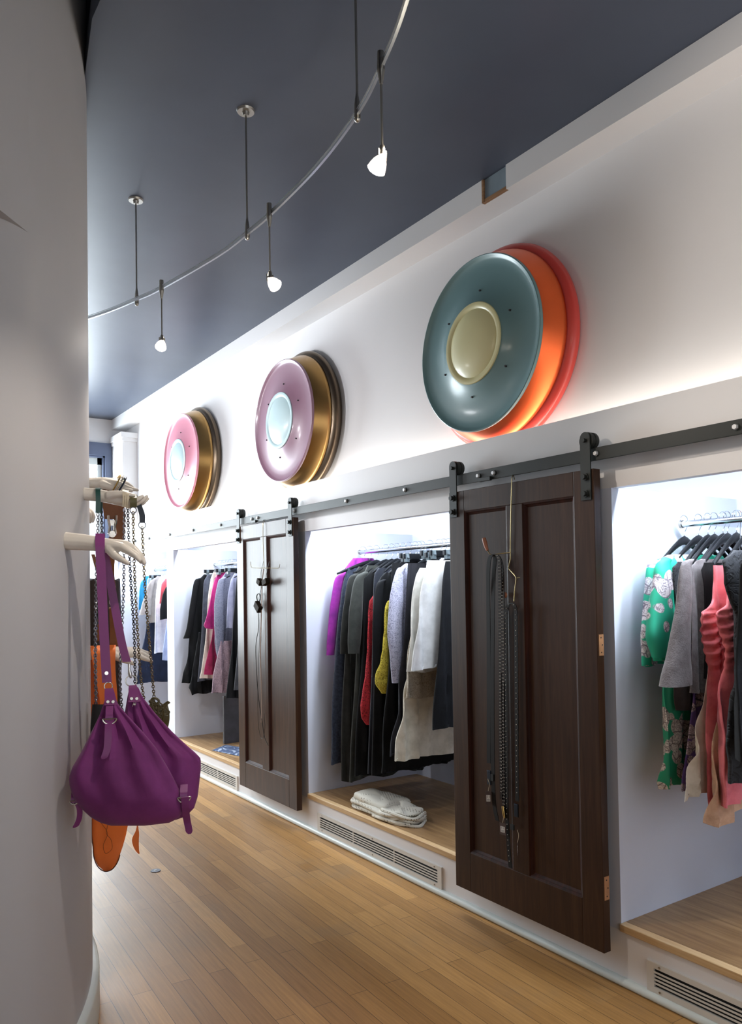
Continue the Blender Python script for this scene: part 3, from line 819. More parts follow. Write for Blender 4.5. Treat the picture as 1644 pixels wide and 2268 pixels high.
garment('trousers', 'black trousers nearest the sliding door', 'trousers', 3.49,
        [(988, 1243), (981, 1300), (974, 1400), (967, 1500), (960, 1617)], M_black2, group=GA)
for y, z, lab in ((4.67, 1.79, 'purple blouse'), (4.50, 1.78, 'farther olive cardigan'), (4.385, 1.77, 'nearer olive cardigan'), (4.315, 1.765, 'black fringed dress'),
                  (4.255, 1.765, 'red lace dress'), (4.185, 1.765, 'navy vest'), (4.12, 1.755, 'black coat'), (4.055, 1.75, 'yellow lace top'), (3.90, 1.765, 'lavender lace jacket'), (3.665, 1.77, 'braided white trousers')):
    hanger(y, z, 'black hanger holding the ' + lab + ' between the doors', hw=.19)
hanger(4.585, on_y(744, 1268, 4.585)[2], 'black hanger with bare far arm, holding the speckled navy dress', hw=.27)
for y, lab in ((4.02, 'yellow lace top'), (3.985, 'black trousers beside the yellow top'), (3.805, 'charcoal trousers'), (3.76, 'cream skirt'), (3.715, 'beige crochet top'), (3.585, 'white folded trousers'), (3.49, 'black trousers by the door')):
    clip_hanger(y, 1.872 + random.uniform(-.012, .012), 'black clip hanger above the ' + lab)

# ---- nearest niche
GB = 'clothes on the rail of the nearest niche'
M_kim = floral('green_floral_chiffon', '27b593', 'e9e4ea', '7d7486', 15, .50)
M_kim2 = floral('green_floral_print', '1f8f68', 'cfc4b8', '6a5a58', 19, .52)
garment('kimono', 'green floral kimono, farthest on the nearest rail', 'kimono', 2.09,
        [(1462, 1236), (1441, 1248), (1436, 1300), (1431, 1370), (1428, 1430), (1430, 1476)], M_kim,
        sleeves=([(1446, 1254), (1440, 1320), (1434, 1400), (1432, 1474)], (20, 22, 24, 18), -.02), group=GB, th=.022)
garment('kimono', 'green floral kimono with gathered sleeve, nearer of the pair', 'kimono', 2.02,
        [(1490, 1228), (1468, 1240), (1462, 1300), (1456, 1360), (1450, 1420), (1455, 1466)], M_kim,
        sleeves=([(1470, 1250), (1472, 1300), (1466, 1360), (1462, 1410), (1468, 1455)], (26, 46, 52, 50, 40), -.035), group=GB, th=.02, crumple=.002)
garment('dress', 'long green floral dress hem below the taupe sweater', 'dress', 1.975,
        [(1492, 1262), (1486, 1400), (1477, 1500), (1471, 1600), (1466, 1690), (1462, 1738), (1464, 1748)], M_kim2, group=GB, nf=3, amp=.014, right=[(.6, 1.7), (.62, .5)])
garment('top', 'black lace top between the kimono and the taupe sweater', 'top', 1.945,
        [(1500, 1244), (1490, 1256), (1492, 1300), (1500, 1390)], lace('black_lace', '2b2d33', '0d0e10', 90), group=GB)
garment('tunic', 'dark brown tunic showing below the taupe sweater', 'tunic', 1.925,
        [(1520, 1262), (1506, 1400), (1500, 1480), (1500, 1545), (1504, 1572)], fabric('dark_brown_jersey', '3b2f2b', '2a211e'), group=GB)
M_taupe = fabric('taupe_wool', '777173', '655f60', scale=180, bump=.5, mottled=40)
t_ = garment('sweater', 'taupe wool sweater with wide cuffed sleeves', 'sweater', 1.885,
        [(1552, 1238), (1530, 1254), (1531, 1330), (1530, 1420), (1529, 1500), (1528, 1536)], M_taupe,
        sleeves=([(1520, 1254), (1516, 1330), (1508, 1410), (1502, 1470), (1497, 1518)], (20, 28, 36, 48, 60), -.02), group=GB, nf=2, amp=.016, th=.026)
garment('dress', 'purple floral dress hem right of the green floral dress', 'dress', 1.905,
        [(1545, 1262), (1535, 1500), (1527, 1600), (1520, 1700), (1513, 1757)], floral('purple_floral_print', '4a2f66', 'a58d92', '2a2030', 19, .42), group=GB, right=[(.55, 1.7), (.6, .5)])
garment('skirt', 'cream satin skirt between the purple floral and coral dresses', 'skirt', 1.835,
        [(1570, 1440), (1556, 1560), (1543, 1640), (1527, 1710), (1512, 1772)], fabric('cream_satin', 'd8cdbb', 'bfb29d', rough=.45, scale=600), group=GB, amp=.013, right=[(.55, 1.3), (.6, .55)])
garment('top', 'black sleeveless top between the taupe sweater and the coral dress', 'top', 1.845,
        [(1562, 1246), (1552, 1262), (1562, 1310), (1560, 1400), (1556, 1505)], M_black, group=GB, th=.014)
M_coral = fabric('coral_silk', 'e67a80', 'cb606a', rough=.55, scale=420)
def ruched(o):
    return o
garment('dress', 'coral ruched sleeveless dress, farther of the two', 'dress', 1.795,
        [(1579, 1252), (1581, 1290), (1577, 1328), (1566, 1350), (1557, 1362), (1561, 1400), (1566, 1440), (1571, 1480), (1571, 1600), (1573, 1700), (1575, 1791)], M_coral, group=GB, crumple=.002, nf=3, right=[(.56, 1.72), (.58, .5)], th=.02, ruche=(.16, .48, .006, 150), n=90)
garment('dress', 'coral ruched sleeveless dress, nearer of the two', 'dress', 1.73,
        [(1606, 1258), (1612, 1300), (1606, 1340), (1594, 1358), (1600, 1400), (1606, 1440), (1606, 1480), (1598, 1540), (1593, 1650), (1596, 1785)], M_coral, group=GB, crumple=.002, nf=3, th=.02, ruche=(.16, .48, .006, 150), n=90)
garment('skirt', 'peach tulle skirt with ragged hem under the coral dresses', 'skirt', 1.765,
        [(1590, 1600), (1580, 1720), (1571, 1790), (1567, 1822)], fabric('peach_tulle', 'c9a184', 'a98468', rough=.9), group=GB, hem=.03, amp=.014, nf=7)
garment('top', 'black ruffled top right of the coral dresses, cut by the frame edge', 'top', 1.655,
        [(1628, 1218), (1604, 1240), (1608, 1290), (1620, 1340), (1634, 1390), (1634, 1450), (1622, 1550), (1613, 1650), (1622, 1736)], lace('black_ruffle', '26282d', '101114', 26), group=GB, crumple=.006)
garment('coat', 'black coat at the right frame edge', 'coat', 1.56,
        [(1660, 1225), (1640, 1250), (1640, 1400), (1632, 1600), (1636, 1690)], M_black2, group=GB)
for y, z, lab in ((2.09, 1.752, 'farther green kimono'), (2.02, 1.757, 'green kimono with gathered sleeve'), (1.945, 1.745, 'black lace top'), (1.975, 1.742, 'long green floral dress'), (1.885, 1.75, 'taupe sweater'),
                  (1.845, 1.735, 'black sleeveless top'), (1.905, 1.74, 'purple floral dress'), (1.795, 1.733, 'farther coral dress'), (1.73, 1.73, 'nearer coral dress'), (1.655, 1.74, 'black ruffled top'), (1.56, 1.74, 'black coat at the frame edge')):
    hanger(y, z, 'black hanger holding the ' + lab, hw=.19, top=RODZ - .066)
clip_hanger(1.835, 1.70, 'black clip hanger of the cream satin skirt'); clip_hanger(1.765, 1.70, 'black clip hanger of the peach tulle skirt')

# ---- niche beyond the far door
GC = 'clothes on the rail beyond the far door'
garment('coat', 'long black coat, leftmost in the niche beyond the far door', 'coat', 7.21,
        [(452, 1272), (438, 1286), (432, 1320), (424, 1370), (420, 1420), (412, 1470), (402, 1514)], M_black,
        sleeves=([(436, 1290), (428, 1340), (420, 1390), (413, 1414)], (12, 14, 13, 15), -.03), group=GC)
garment('scarf', 'black scarf end curling out below the long black coat', 'scarf', 7.13,
        [(440, 1400), (428, 1480), (418, 1522), (424, 1538)], M_black2, right=[(.40, 1.2), (.33, .3)], group=GC, crumple=.008)
garment('jacket', 'dark slate long jacket right of the black coat', 'jacket', 7.06,
        [(460, 1272), (452, 1288), (449, 1340), (446, 1400), (440, 1490), (438, 1509)], fabric('slate_wool', '474a55', '363944'), group=GC)
garment('dress', 'white dress with cream hem left of the magenta shirt', 'dress', 6.97,
        [(476, 1262), (467, 1278), (462, 1320), (459, 1370), (453, 1430), (446, 1490), (443, 1504)], fabric('ivory_crepe', 'cfc6bb', 'b3a99c'), group=GC)
garment('shirt', 'magenta shirt in the niche beyond the far door', 'shirt', 6.88,
        [(484, 1268), (475, 1284), (468, 1320), (461, 1350), (452, 1386), (455, 1393)], fabric('magenta_silk', 'b2216f', '8c1858', rough=.55), group=GC)
garment('skirt', 'raspberry red skirt below the magenta shirt', 'skirt', 6.85,
        [(474, 1390), (464, 1430), (456, 1470), (452, 1494)], fabric('raspberry_crepe', '9c2550', '7b1b3e'), group=GC)
garment('blouse', 'grey ruched blouse right of the magenta shirt', 'blouse', 6.70,
        [(500, 1268), (488, 1284), (481, 1320), (476, 1370), (475, 1420), (480, 1458)], lace('grey_ruched_cotton', '7d7f90', '53556a', 120),
        sleeves=([(490, 1290), (486, 1340), (486, 1390), (488, 1448)], (14, 22, 22, 15), -.04), group=GC, crumple=.006)
garment('dress', 'dusty pink lace dress below the grey ruched blouse', 'dress', 6.64,
        [(488, 1420), (478, 1470), (471, 1510), (467, 1536)], lace('dusty_pink_lace', '9c838c', '73606a', 90), group=GC)
garment('shirt', 'lilac grey shirt right of the grey ruched blouse', 'shirt', 6.52,
        [(520, 1270), (511, 1284), (506, 1320), (503, 1370), (503, 1392)], fabric('lilac_cotton', '8f90a6', '787990'), group=GC)
garment('dress', 'black long dress beside the far door edge', 'dress', 6.40,
        [(532, 1262), (524, 1278), (520, 1350), (513, 1430), (506, 1500), (501, 1548)], M_black2, group=GC)
garment('dress', 'dark grey dress half hidden by the far sliding door', 'dress', 6.26,
        [(540, 1262), (532, 1280), (529, 1380), (524, 1460), (519, 1530)], fabric('dark_grey_knit', '3c3d42', '2c2d31'), group=GC)
for y, lab in ((7.21, 'long black coat'), (6.70, 'grey ruched blouse'), (6.52, 'lilac shirt'), (6.40, 'black long dress'), (6.97, 'white dress'), (7.06, 'slate jacket')):
    hanger(y, 1.78, 'black hanger of the ' + lab + ' beyond the far door', hw=.19)
for y, lab in ((7.13, 'black scarf'), (6.88, 'magenta shirt'), (6.85, 'raspberry skirt'), (6.64, 'dusty pink dress'), (6.26, 'dark grey dress')):
    clip_hanger(y, 1.855, 'black clip hanger of the ' + lab, hw=.2)

# ---- farthest niche
GD = 'clothes on the rail of the farthest niche'
garment('blouse', 'teal blue blouse, farthest in the last niche behind the chains', 'blouse', 8.98,
        [(322, 1276), (312, 1290), (309, 1310), (307, 1350)], fabric('teal_cotton', '1f7ea6', '17668a'), group=GD)
garment('blouse', 'pale blue patterned blouse behind the taupe cardigan', 'blouse', 8.84,
        [(334, 1274), (326, 1284), (324, 1310), (322, 1345)], lace('pale_blue_print', '9db4e0', '6d83b8', 60), group=GD)
garment('skirt', 'dark navy dress with black hem in the last niche', 'dress', 8.74,
        [(332, 1340), (324, 1390), (312, 1450), (302, 1500), (301, 1514)], fabric('navy_denim', '1c2740', '141c30'), right=[(.9, 1.5), (.93, .5)], group=GD)
garment('cardigan', 'taupe cardigan with flared sleeve in the last niche', 'cardigan', 8.66,
        [(348, 1276), (336, 1290), (330, 1330), (326, 1360), (328, 1380)], fabric('taupe_knit', '8d8784', '787270'),
        sleeves=([(336, 1292), (328, 1325), (321, 1362)], (12, 18, 26), -.04), group=GD)
garment('shirt', 'long white shirt in the last niche', 'shirt', 8.42,
        [(358, 1274), (350, 1286), (345, 1330), (343, 1390), (341, 1447)], fabric('white_poplin', 'e4e6ee', 'c9ccd8'), group=GD)
garment('top', 'coral red top beside the white pillar in the last niche', 'top', 8.24,
        [(366, 1282), (358, 1294), (355, 1320), (353, 1336)], fabric('coral_knit', 'd05560', 'b24350'), group=GD)
garment('top', 'black short top beside the white pillar in the last niche', 'top', 8.16,
        [(368, 1300), (360, 1318), (354, 1350), (354, 1372)], M_black2, group=GD)
garment('trousers', 'pale blue trousers beside the white pillar in the last niche', 'trousers', 8.04,
        [(371, 1364), (366, 1400), (361, 1440), (360, 1462)], fabric('pale_blue_denim', '9aa6c6', '8592b4'), group=GD)
for y, lab in ((8.98, 'teal blouse'), (8.84, 'pale blue blouse'), (8.66, 'taupe cardigan'), (8.42, 'white shirt'), (8.24, 'coral top'), (8.16, 'black short top')):
    hanger(y, 1.775, 'black hanger of the ' + lab + ' in the last niche', hw=.19)
for y, lab in ((8.74, 'navy dress'), (8.04, 'pale blue trousers')):
    clip_hanger(y, 1.84, 'black clip hanger of the ' + lab + ' in the last niche', hw=.2)
hang_all()
# ------------------------------------------------------------------ mannequin hands on the curved wall
M_hand = paint('cream_mannequin_gloss', 'e6dfd4', .36, .02, 6, .02, coat=.25)

def hull_capsule(bm, p, q, r1, r2, sy=1.0):
    vs = []
    for c, r in ((p, r1), (q, r2)):
        for i in range(1, 6):
            th = PI * i / 6
            for k in range(10):
                ph = 2 * PI * k / 10
                vs.append(bm.verts.new((c[0] + r * math.sin(th) * math.cos(ph), c[1] + r * math.sin(th) * math.sin(ph), c[2] + r * math.cos(th))))
        vs.append(bm.verts.new((c[0], c[1], c[2] + r))); vs.append(bm.verts.new((c[0], c[1], c[2] - r)))
    res = bmesh.ops.convex_hull(bm, input=vs)
    dele = [g for g in res['geom_interior'] if isinstance(g, bmesh.types.BMVert)] + [g for g in res['geom_unused'] if isinstance(g, bmesh.types.BMVert)]
    bmesh.ops.delete(bm, geom=list(set(dele)), context='VERTS')

def fused(name, caps, voxel, mat, it=4, fac=.5, **kw):
    """round-cone strokes fused into one continuous skin"""
    bm = bmesh.new()
    for p, q, r1, r2 in caps: hull_capsule(bm, p, q, r1, r2)
    me = bpy.data.meshes.new(name); bm.to_mesh(me); bm.free()
    o = bpy.data.objects.new(name, me); COL.objects.link(o)
    rm = o.modifiers.new('r', 'REMESH'); rm.mode = 'VOXEL'; rm.voxel_size = voxel
    sm = o.modifiers.new('s', 'SMOOTH'); sm.factor = fac; sm.iterations = it
    dg = bpy.context.evaluated_depsgraph_get()
    nm = bpy.data.meshes.new_from_object(o.evaluated_get(dg))
    bpy.data.objects.remove(o)
    V = [tuple(v.co) for v in nm.vertices]; Fc = [tuple(p.vertices) for p in nm.polygons]
    bpy.data.meshes.remove(nm)
    return MB().add(V, Fc).build(name, mat, angle=80, **kw)

def hand(lab, B, a, arm, knuckles, fingers, thumb):
    """arm: (s, lat, z, r) chain; fingers: chains of (s, lat, z, r) from the knuckle on"""
    a = np.array(a, float); a[2] = 0; a /= np.linalg.norm(a)
    l = np.array((a[1], -a[0], 0.0)); B = np.array(B, float)
    def W(p): return B + a * p[0] + l * p[1] + np.array((0, 0, p[2]))
    caps = []
    def chain(pts):
        for p, q in zip(pts[:-1], pts[1:]): caps.append((W(p), W(q), p[3], q[3]))
    chain(arm)
    wr = arm[-1]
    for k, fch in zip(knuckles, fingers):
        chain([wr, k] ); chain([k] + fch)
    # palm web between neighbouring metacarpals
    for k1, k2 in zip(knuckles[:-1], knuckles[1:]):
        m = tuple((u + v) / 2 for u, v in zip(k1, k2)); chain([wr, tuple([m[0] - .012, m[1], m[2], min(k1[3], k2[3]) * .95])])
    chain(thumb)
    return fused('mannequin_hand', caps, .0028, M_hand, label=lab, cat='mannequin hand', group='cream mannequin hands on the curved wall', base=B)

def on_col(px, py, y_hint=None): return hit_col(px, py)
# nearest hand, carrying the purple bag
B1 = hit_col(147, 1198); n1 = B1[:2] - CC; n1 = np.array((n1[0], n1[1], 0)) / np.linalg.norm(n1)
B1 = B1 - n1 * .004
HS = .93; K = HS / 590.0
def tip_len(B, n, px, py=1200):
    r = ray(px, py); k = r[0] / r[1]; o = B - CAM
    return (k * o[1] - o[0]) / (n[0] - k * n[1])
L1 = tip_len(B1, n1, 322); S1 = L1 / 175.0     # metres along the arm per photo pixel
def h1(px, py, lat, r): return ((px - 147) * S1, lat * HS, (1198 - py) * K, r * HS)
hand('nearest cream mannequin hand, pointing right, purple bag strap over it', B1, n1,
     [h1(147, 1198, 0, .0335), h1(185, 1201, 0, .031), h1(215, 1205, 0, .0285), h1(232, 1209, 0, .0285)],
     [h1(274, 1214, .030, .0165), h1(278, 1208, .010, .0175), h1(276, 1209, -.012, .0165), h1(270, 1213, -.032, .0145)],
     [[h1(291, 1224, .034, .0135), h1(304, 1233, .034, .0115), h1(313, 1243, .033, .008)],
      [h1(298, 1217, .013, .0145), h1(312, 1232, .013, .0122), h1(320, 1249, .011, .0085)],
      [h1(297, 1218, -.012, .0138), h1(311, 1233, -.012, .0115), h1(319, 1248, -.010, .008)],
      [h1(289, 1223, -.034, .0118), h1(301, 1235, -.034, .0098), h1(308, 1246, -.032, .007)]],
     [h1(247, 1217, .02, .021), h1(258, 1231, .030, .016), h1(273, 1240, .034, .0125), h1(288, 1249, .034, .0085)])
# second hand, behind and above, straps hung on it
B2 = hit_col(187, 1094); n2 = B2[:2] - CC; n2 = np.array((n2[0], n2[1], 0)) / np.linalg.norm(n2); B2 = B2 - n2 * .004
L2 = tip_len(B2, n2, 328); S2 = L2 / 141.0
def h2(px, py, lat, r): return ((px - 187) * S2, lat * HS, (1094 - py) * K * 1.06, r * HS)
hand('cream mannequin hand with green and navy straps over it, fingers curling up', B2, n2,
     [h2(187, 1094, 0, .027), h2(215, 1096, 0, .0265), h2(243, 1101, 0, .026)],
     [h2(283, 1113, .03, .0145), h2(287, 1115, .01, .016), h2(286, 1116, -.012, .0155), h2(280, 1114, -.032, .0135)],
     [[h2(297, 1112, .032, .0125), h2(309, 1106, .031, .010), h2(318, 1100, .029, .007)],
      [h2(303, 1115, .012, .0135), h2(317, 1109, .012, .0105), h2(327, 1099, .012, .007)],
      [h2(302, 1117, -.012, .013), h2(317, 1112, -.012, .0105), h2(328, 1103, -.012, .007)],
      [h2(294, 1115, -.033, .011), h2(305, 1112, -.033, .009), h2(313, 1106, -.032, .0065)]],
     [h2(245, 1098, .02, .02), h2(262, 1096, .038, .015), h2(280, 1096, .045, .012), h2(300, 1100, .045, .008)])
# third hand, highest, with bangles
B3 = np.array((-1.822, 3.42, 2.135)); n3 = np.array((1., -.08, 0)); n3 /= np.linalg.norm(n3)
L3 = tip_len(B3, n3, 303); S3 = L3 / 100.0
def h3(px, py, lat, r): return ((px - 203) * S3, lat, on_y(px, py, 3.40)[2] - 2.135, r)
hand('highest cream mannequin hand with dark bangles round the fingers', B3, n3,
     [h3(190, 1071, 0, .027), h3(215, 1071, 0, .027), h3(232, 1070, 0, .0275)],
     [h3(262, 1073, .03, .0155), h3(265, 1068, .01, .017), h3(263, 1067, -.012, .0165), h3(258, 1069, -.032, .014)],
     [[h3(276, 1080, .032, .0125), h3(290, 1085, .032, .010), h3(302, 1087, .03, .0065)],
      [h3(281, 1073, .013, .0135), h3(291, 1079, .012, .0105), h3(297, 1084, .01, .007)],
      [h3(279, 1068, -.012, .0135), h3(287, 1075, -.012, .011), h3(289, 1082, -.012, .0075)],
      [h3(273, 1070, -.034, .0115), h3(281, 1076, -.034, .0095), h3(283, 1082, -.034, .0065)]],
     [h3(232, 1074, .02, .02), h3(250, 1081, .036, .0155), h3(268, 1086, .042, .0125), h3(288, 1089, .042, .008)])
# fourth hand, low, with the orange strap
B4 = np.array((-1.80, 3.66, on_y(215, 1447, 3.64)[2])); n4 = np.array((1., .12, 0)); n4 /= np.linalg.norm(n4)
L4 = tip_len(B4, n4, 331); S4 = L4 / 131.0
def h4(px, py, lat, r): return ((px - 200) * S4, lat, on_y(px, py, 3.64)[2] - B4[2], r)
hand('low cream mannequin hand with an orange strap, fingers spread right', B4, n4,
     [h4(200, 1447, 0, .031), h4(240, 1447, 0, .029), h4(256, 1446, 0, .029)],
     [h4(297, 1450, .03, .0155), h4(300, 1445, .01, .0165), h4(299, 1442, -.012, .016), h4(293, 1443, -.032, .0145)],
     [[h4(307, 1457, .033, .0125), h4(318, 1462, .034, .010), h4(327, 1466, .035, .007)],
      [h4(312, 1450, .013, .0135), h4(323, 1456, .014, .011), h4(329, 1461, .015, .0075)],
      [h4(311, 1443, -.014, .013), h4(322, 1447, -.016, .0105), h4(331, 1449, -.018, .007)],
      [h4(305, 1440, -.036, .0118), h4(314, 1441, -.04, .0095), h4(322, 1443, -.043, .0065)]],
     [h4(256, 1450, .02, .021), h4(268, 1459, .036, .0155), h4(280, 1465, .042, .013), h4(290, 1470, .045, .009)])
# fifth, only its drooping fingertips show past the curve
B5 = np.array((-1.80, 3.78, 2.10)); n5 = np.array((1., .1, 0)); n5 /= np.linalg.norm(n5)
S5 = tip_len(B5, n5, 214) / 100
def h5(s, py, lat, r): return (s * S5, lat, on_y(205, py, 3.8)[2] - 2.10, r)
hand('cream mannequin hand farthest round the curve, only drooping fingertips showing', B5, n5,
     [h5(-90, 1112, 0, .028), h5(-50, 1114, 0, .027), h5(-20, 1118, 0, .027)],
     [h5(35, 1128, .03, .015), h5(40, 1125, .01, .0165), h5(40, 1126, -.012, .016), h5(33, 1129, -.03, .014)],
     [[h5(60, 1140, .03, .0125), h5(62, 1150, .03, .010), h5(58, 1158, .03, .007)],
      [h5(74, 1136, .012, .0135), h5(84, 1146, .012, .0105), h5(80, 1156, .012, .007)],
      [h5(72, 1137, -.012, .013), h5(82, 1147, -.012, .0105), h5(78, 1157, -.012, .007)],
      [h5(58, 1141, -.032, .011), h5(62, 1150, -.032, .009), h5(58, 1157, -.032, .0065)]],
     [h5(-10, 1124, .02, .02), h5(10, 1136, .036, .015), h5(28, 1144, .042, .012), h5(40, 1150, .042, .008)])

# bangles round the third hand
def bangle(c, ax, R, r, mat, lab, wob=0):
    ax = np.array(ax, float); ax /= np.linalg.norm(ax); u = np.cross(ax, (0, 0, 1.)); u /= np.linalg.norm(u); w = np.cross(u, ax)
    P = [np.array(c) + R * (math.cos(q) * u + 1.0 * math.sin(q) * w) for q in np.linspace(0, 2 * PI, 40, endpoint=False)]
    return MB().tube(P, r, 8, closed=True).build('bangle', mat, label=lab, cat='bracelet', group='bangles on the highest hand')
M_gun = metal('gunmetal', '3c4450', .3)
cb = on_y(267, 1076, 3.395)
bangle(cb + (0, 0, -.002), (1, -.1, -.55), .046, .0038, M_gun, 'dark gunmetal bangle nearest the fingertips of the highest hand')
bangle(cb + (-.022, 0, .006), (1, -.1, -.5), .045, .0032, M_gold, 'thin brass bangle nearest the wrist of the highest hand')
bangle(cb + (-.011, 0, .002), (1, -.1, -.52), .0465, .003, M_silver, 'silver bangle between the gunmetal and the brass one')

# ------------------------------------------------------------------ bags on the hands
VD = ray(270, 1500); VD[2] = 0; VD = VD / np.linalg.norm(VD)              # horizontal look direction to the bags
EU = np.array((VD[1], -VD[0], 0)); EW = -VD; EZ = np.array((0, 0, 1.0))
def bag_frame(p0):
    p0 = np.array(p0, float)
    def P(px, py, w=0.0): return on_plane(px, py, p0 + EW * w, EW)
    return P
M_plum = fabric('plum_canvas', '84387a', '742f6b', rough=.62, scale=700, bump=.12, sheen=.1, mottled=5)
M_plum2 = paint('plum_leather', '84397a', .42, .05, 8, .05, spec=.5)
S_strap = B1 + n1 * (222 - 147) * S1 + (0, 0, -.01)
P = bag_frame(S_strap)
PXM = np.linalg.norm(P(300, 1500) - P(299, 1500))                          # metres per pixel in the bag plane
bag = thing('shoulder_bag', 'purple shoulder bag hanging from the nearest mannequin hand', 'bag', P(300, 1828), 'bags hung on the mannequin hands')

def lobe(rows, seed, N=64, npl=3, amp=.012, n=46):
    """rows: (py, left px, right px, centre w, half depth); lofted closed loops"""
    R = np.array(rows, float); py = np.linspace(R[0, 0], R[-1, 0], n)
    C = [np.interp(py, R[:, 0], R[:, k]) for k in range(1, 5)]
    rs = np.random.RandomState(seed); ph = rs.rand(4) * 6.28; v = []
    for i in range(n):
        u = i / (n - 1); a, b, wc, hd = (c[i] for c in C)
        for k in range(N):
            t = 2 * PI * k / N; c, s = math.cos(t), math.sin(t)
            px = (a + b) / 2 + (b - a) / 2 * math.copysign(abs(c) ** .85, c)
            q = (px - a) / (b - a + 1e-6)
            # pleats radiate from the top corner, vanish at the base
            tw = (npl * (q - .15 * u) + ph[0] / 6.28) % 1; pl = amp * math.sin(PI * min(1, u * 1.15)) * (1 - 2 * abs(2 * tw - 1)) * .9
            w = wc + math.copysign(abs(s) ** .8, s) * hd + pl * (1 if s > 0 else .5) * min(1, (b - a) / 60)
            v.append(P(px, py[i], w))
    f = [(i * N + k, i * N + (k + 1) % N, (i + 1) * N + (k + 1) % N, (i + 1) * N + k) for i in range(n - 1) for k in range(N)]
    f += [tuple(range(N)), tuple(range((n - 1) * N, n * N))]
    return v, f
b_ = MB()
v, f = lobe([(1538, 236, 253, .07, .008), (1560, 229, 262, .07, .014), (1585, 220, 283, .07, .024), (1620, 203, 316, .07, .04), (1660, 183, 349, .072, .056), (1700, 160, 372, .075, .068),
             (1722, 152.5, 384, .076, .07), (1740, 154, 393, .076, .071), (1760, 160, 402, .076, .07), (1775, 167, 406, .076, .067), (1795, 184, 406, .074, .058), (1812, 203, 396, .072, .045), (1824, 226, 372, .07, .026), (1829, 246, 320, .07, .012)], 3, npl=3.1, amp=.016)
b_.add(v, f)
v, f = lobe([(1522, 287, 306, -.03, .008), (1545, 282, 317, -.03, .014), (1580, 276, 344, -.03, .026), (1620, 268, 381, -.028, .04), (1650, 262, 413, -.026, .05), (1668, 258, 434, -.025, .055),
             (1680, 256, 445, -.024, .056), (1705, 252, 445, -.024, .057), (1740, 250, 441, -.022, .056), (1765, 250, 438, -.02, .05), (1790, 252, 430, -.015, .04), (1808, 256, 412, -.01, .026), (1816, 266, 390, -.01, .012)], 5, npl=3.4, amp=.014)
b_.add(v, f)
b_.build('body', M_plum, bag, angle=60)
# shoulder strap: loop over the hand
def strapband(name, pts, hw, mat, par, th=.003, n=40, **kw):
    Q = smooth_path(pts, n)
    return MB().ribbon(Q, [EU * hw] * n, th).build(name, mat, par, smooth=True, angle=60, **kw)
hwS = 10.2 * PXM
front = [P(222, 1196, .002) + (0, 0, .0215), P(221.5, 1204, .031), P(223, 1240, .034), P(227, 1330, .046), P(232, 1430, .058), P(237, 1512, .068)]
back_ = [P(222, 1196, .002) + (0, 0, .0215), P(225, 1201, -.028), P(236, 1245, -.032), P(252, 1330, -.034), P(269, 1420, -.034), P(281, 1466, -.033)]
strapband('strap', front, hwS, M_plum2, bag, label='flat purple shoulder strap')
strapband('strap', back_, hwS * .92, M_plum2, bag)
MB().cyl(P(236, 1491, .069), P(236, 1491, .074), .0062, n=18).build('stud', M_silver, bag)
def ring_at(c, R, r, mat, par, name='ring', sx=1.0, ax=None):
    pts = [np.array(c) + R * (sx * math.cos(q) * EU + math.sin(q) * EZ) for q in np.linspace(0, 2 * PI, 28, endpoint=False)]
    return MB().tube(pts, r, 8, closed=True).build(name, mat, par)
ring_at(P(240, 1520, .07), .013, .0019, M_silver, bag)
ring_at(P(291, 1508, -.03), .019, .0022, M_silver, bag)
MB().tube([P(287, 1470, -.03), P(286, 1480, -.028), P(288, 1492, -.026), P(290, 1502, -.026)], [.006, .004, .0075, .004], 10).build('snap_hook', M_silver, bag)
# corner tabs with two studs each
for (tx, ty, w, sgn) in ((244.5, 1535, .084, 1), (297, 1528, -.012, 1)):
    pts = [P(tx - 3, ty - 10, w - .012), P(tx - 2, ty - 2, w - .004), P(tx, ty + 14, w + .006), P(tx + 1.5, ty + 27, w + .018)]
    Q = smooth_path(pts, 12)
    MB().ribbon(Q, [EU * PXM * h for h in np.linspace(8.5, 14, 12)], .003).build('corner_tab', M_plum2, bag, angle=60)
    for dx in (-5.5, 6):
        c = P(tx + dx, ty + 19, w + .0135); MB().cyl(c, c + EW * .004, .0062, .005, 16).build('stud', M_silver, bag)
# small metal mark under the far tab
c = P(297, 1561, .018); e = MB()
for p, q in (((-3.5, -4), (-.5, 5)), ((-.5, 5), (2, -2)), ((2, -2), (4.5, 5)), ((-3, 0), (4, 1.5))):
    e.cyl(c + EU * p[0] * PXM + EZ * p[1] * PXM, c + EU * q[0] * PXM + EZ * q[1] * PXM, .0012, n=6)
e.build('metal_mark', M_silver, bag)
# three buckled tabs: front, right side, left side
def buckle(px, py, w, tail, rr, hw, name='buckle_tab'):
    Q = smooth_path([P(px, py - 26, w - .02), P(px - 1, py - 8, w + .004), P(px - 2, py + 6, w + .008)], 12)
    tb = MB().ribbon(Q, [EU * hw] * 12, .0032).build(name, M_plum2, bag, angle=60)
    pts = [P(px, py, w + .009) + rr * (math.cos(q) * EU + .92 * math.sin(q) * EZ) for q in np.linspace(-.15, -PI + .15, 20)]
    MB().tube(pts, .0026, 8).cyl(pts[0], pts[-1], .0022, n=8).build('d_ring', M_silver, tb)
    Q = smooth_path([P(a, b, c) for a, b, c in tail], 14)
    MB().ribbon(Q, [EU * hw * h for h in list(np.linspace(1, .95, 12)) + [.75, .35]], .003).build('strap_tail', M_plum2, tb, angle=60)
buckle(243, 1590, .125, [(241, 1590, .128), (240, 1620, .143), (238, 1655, .152), (233, 1672, .156), (229, 1681, .156)], .022, .0115)
buckle(408, 1764, .105, [(410, 1765, .12), (411, 1790, .11), (414, 1815, .078), (418, 1835, .072), (420, 1847, .07)], .022, .0125)
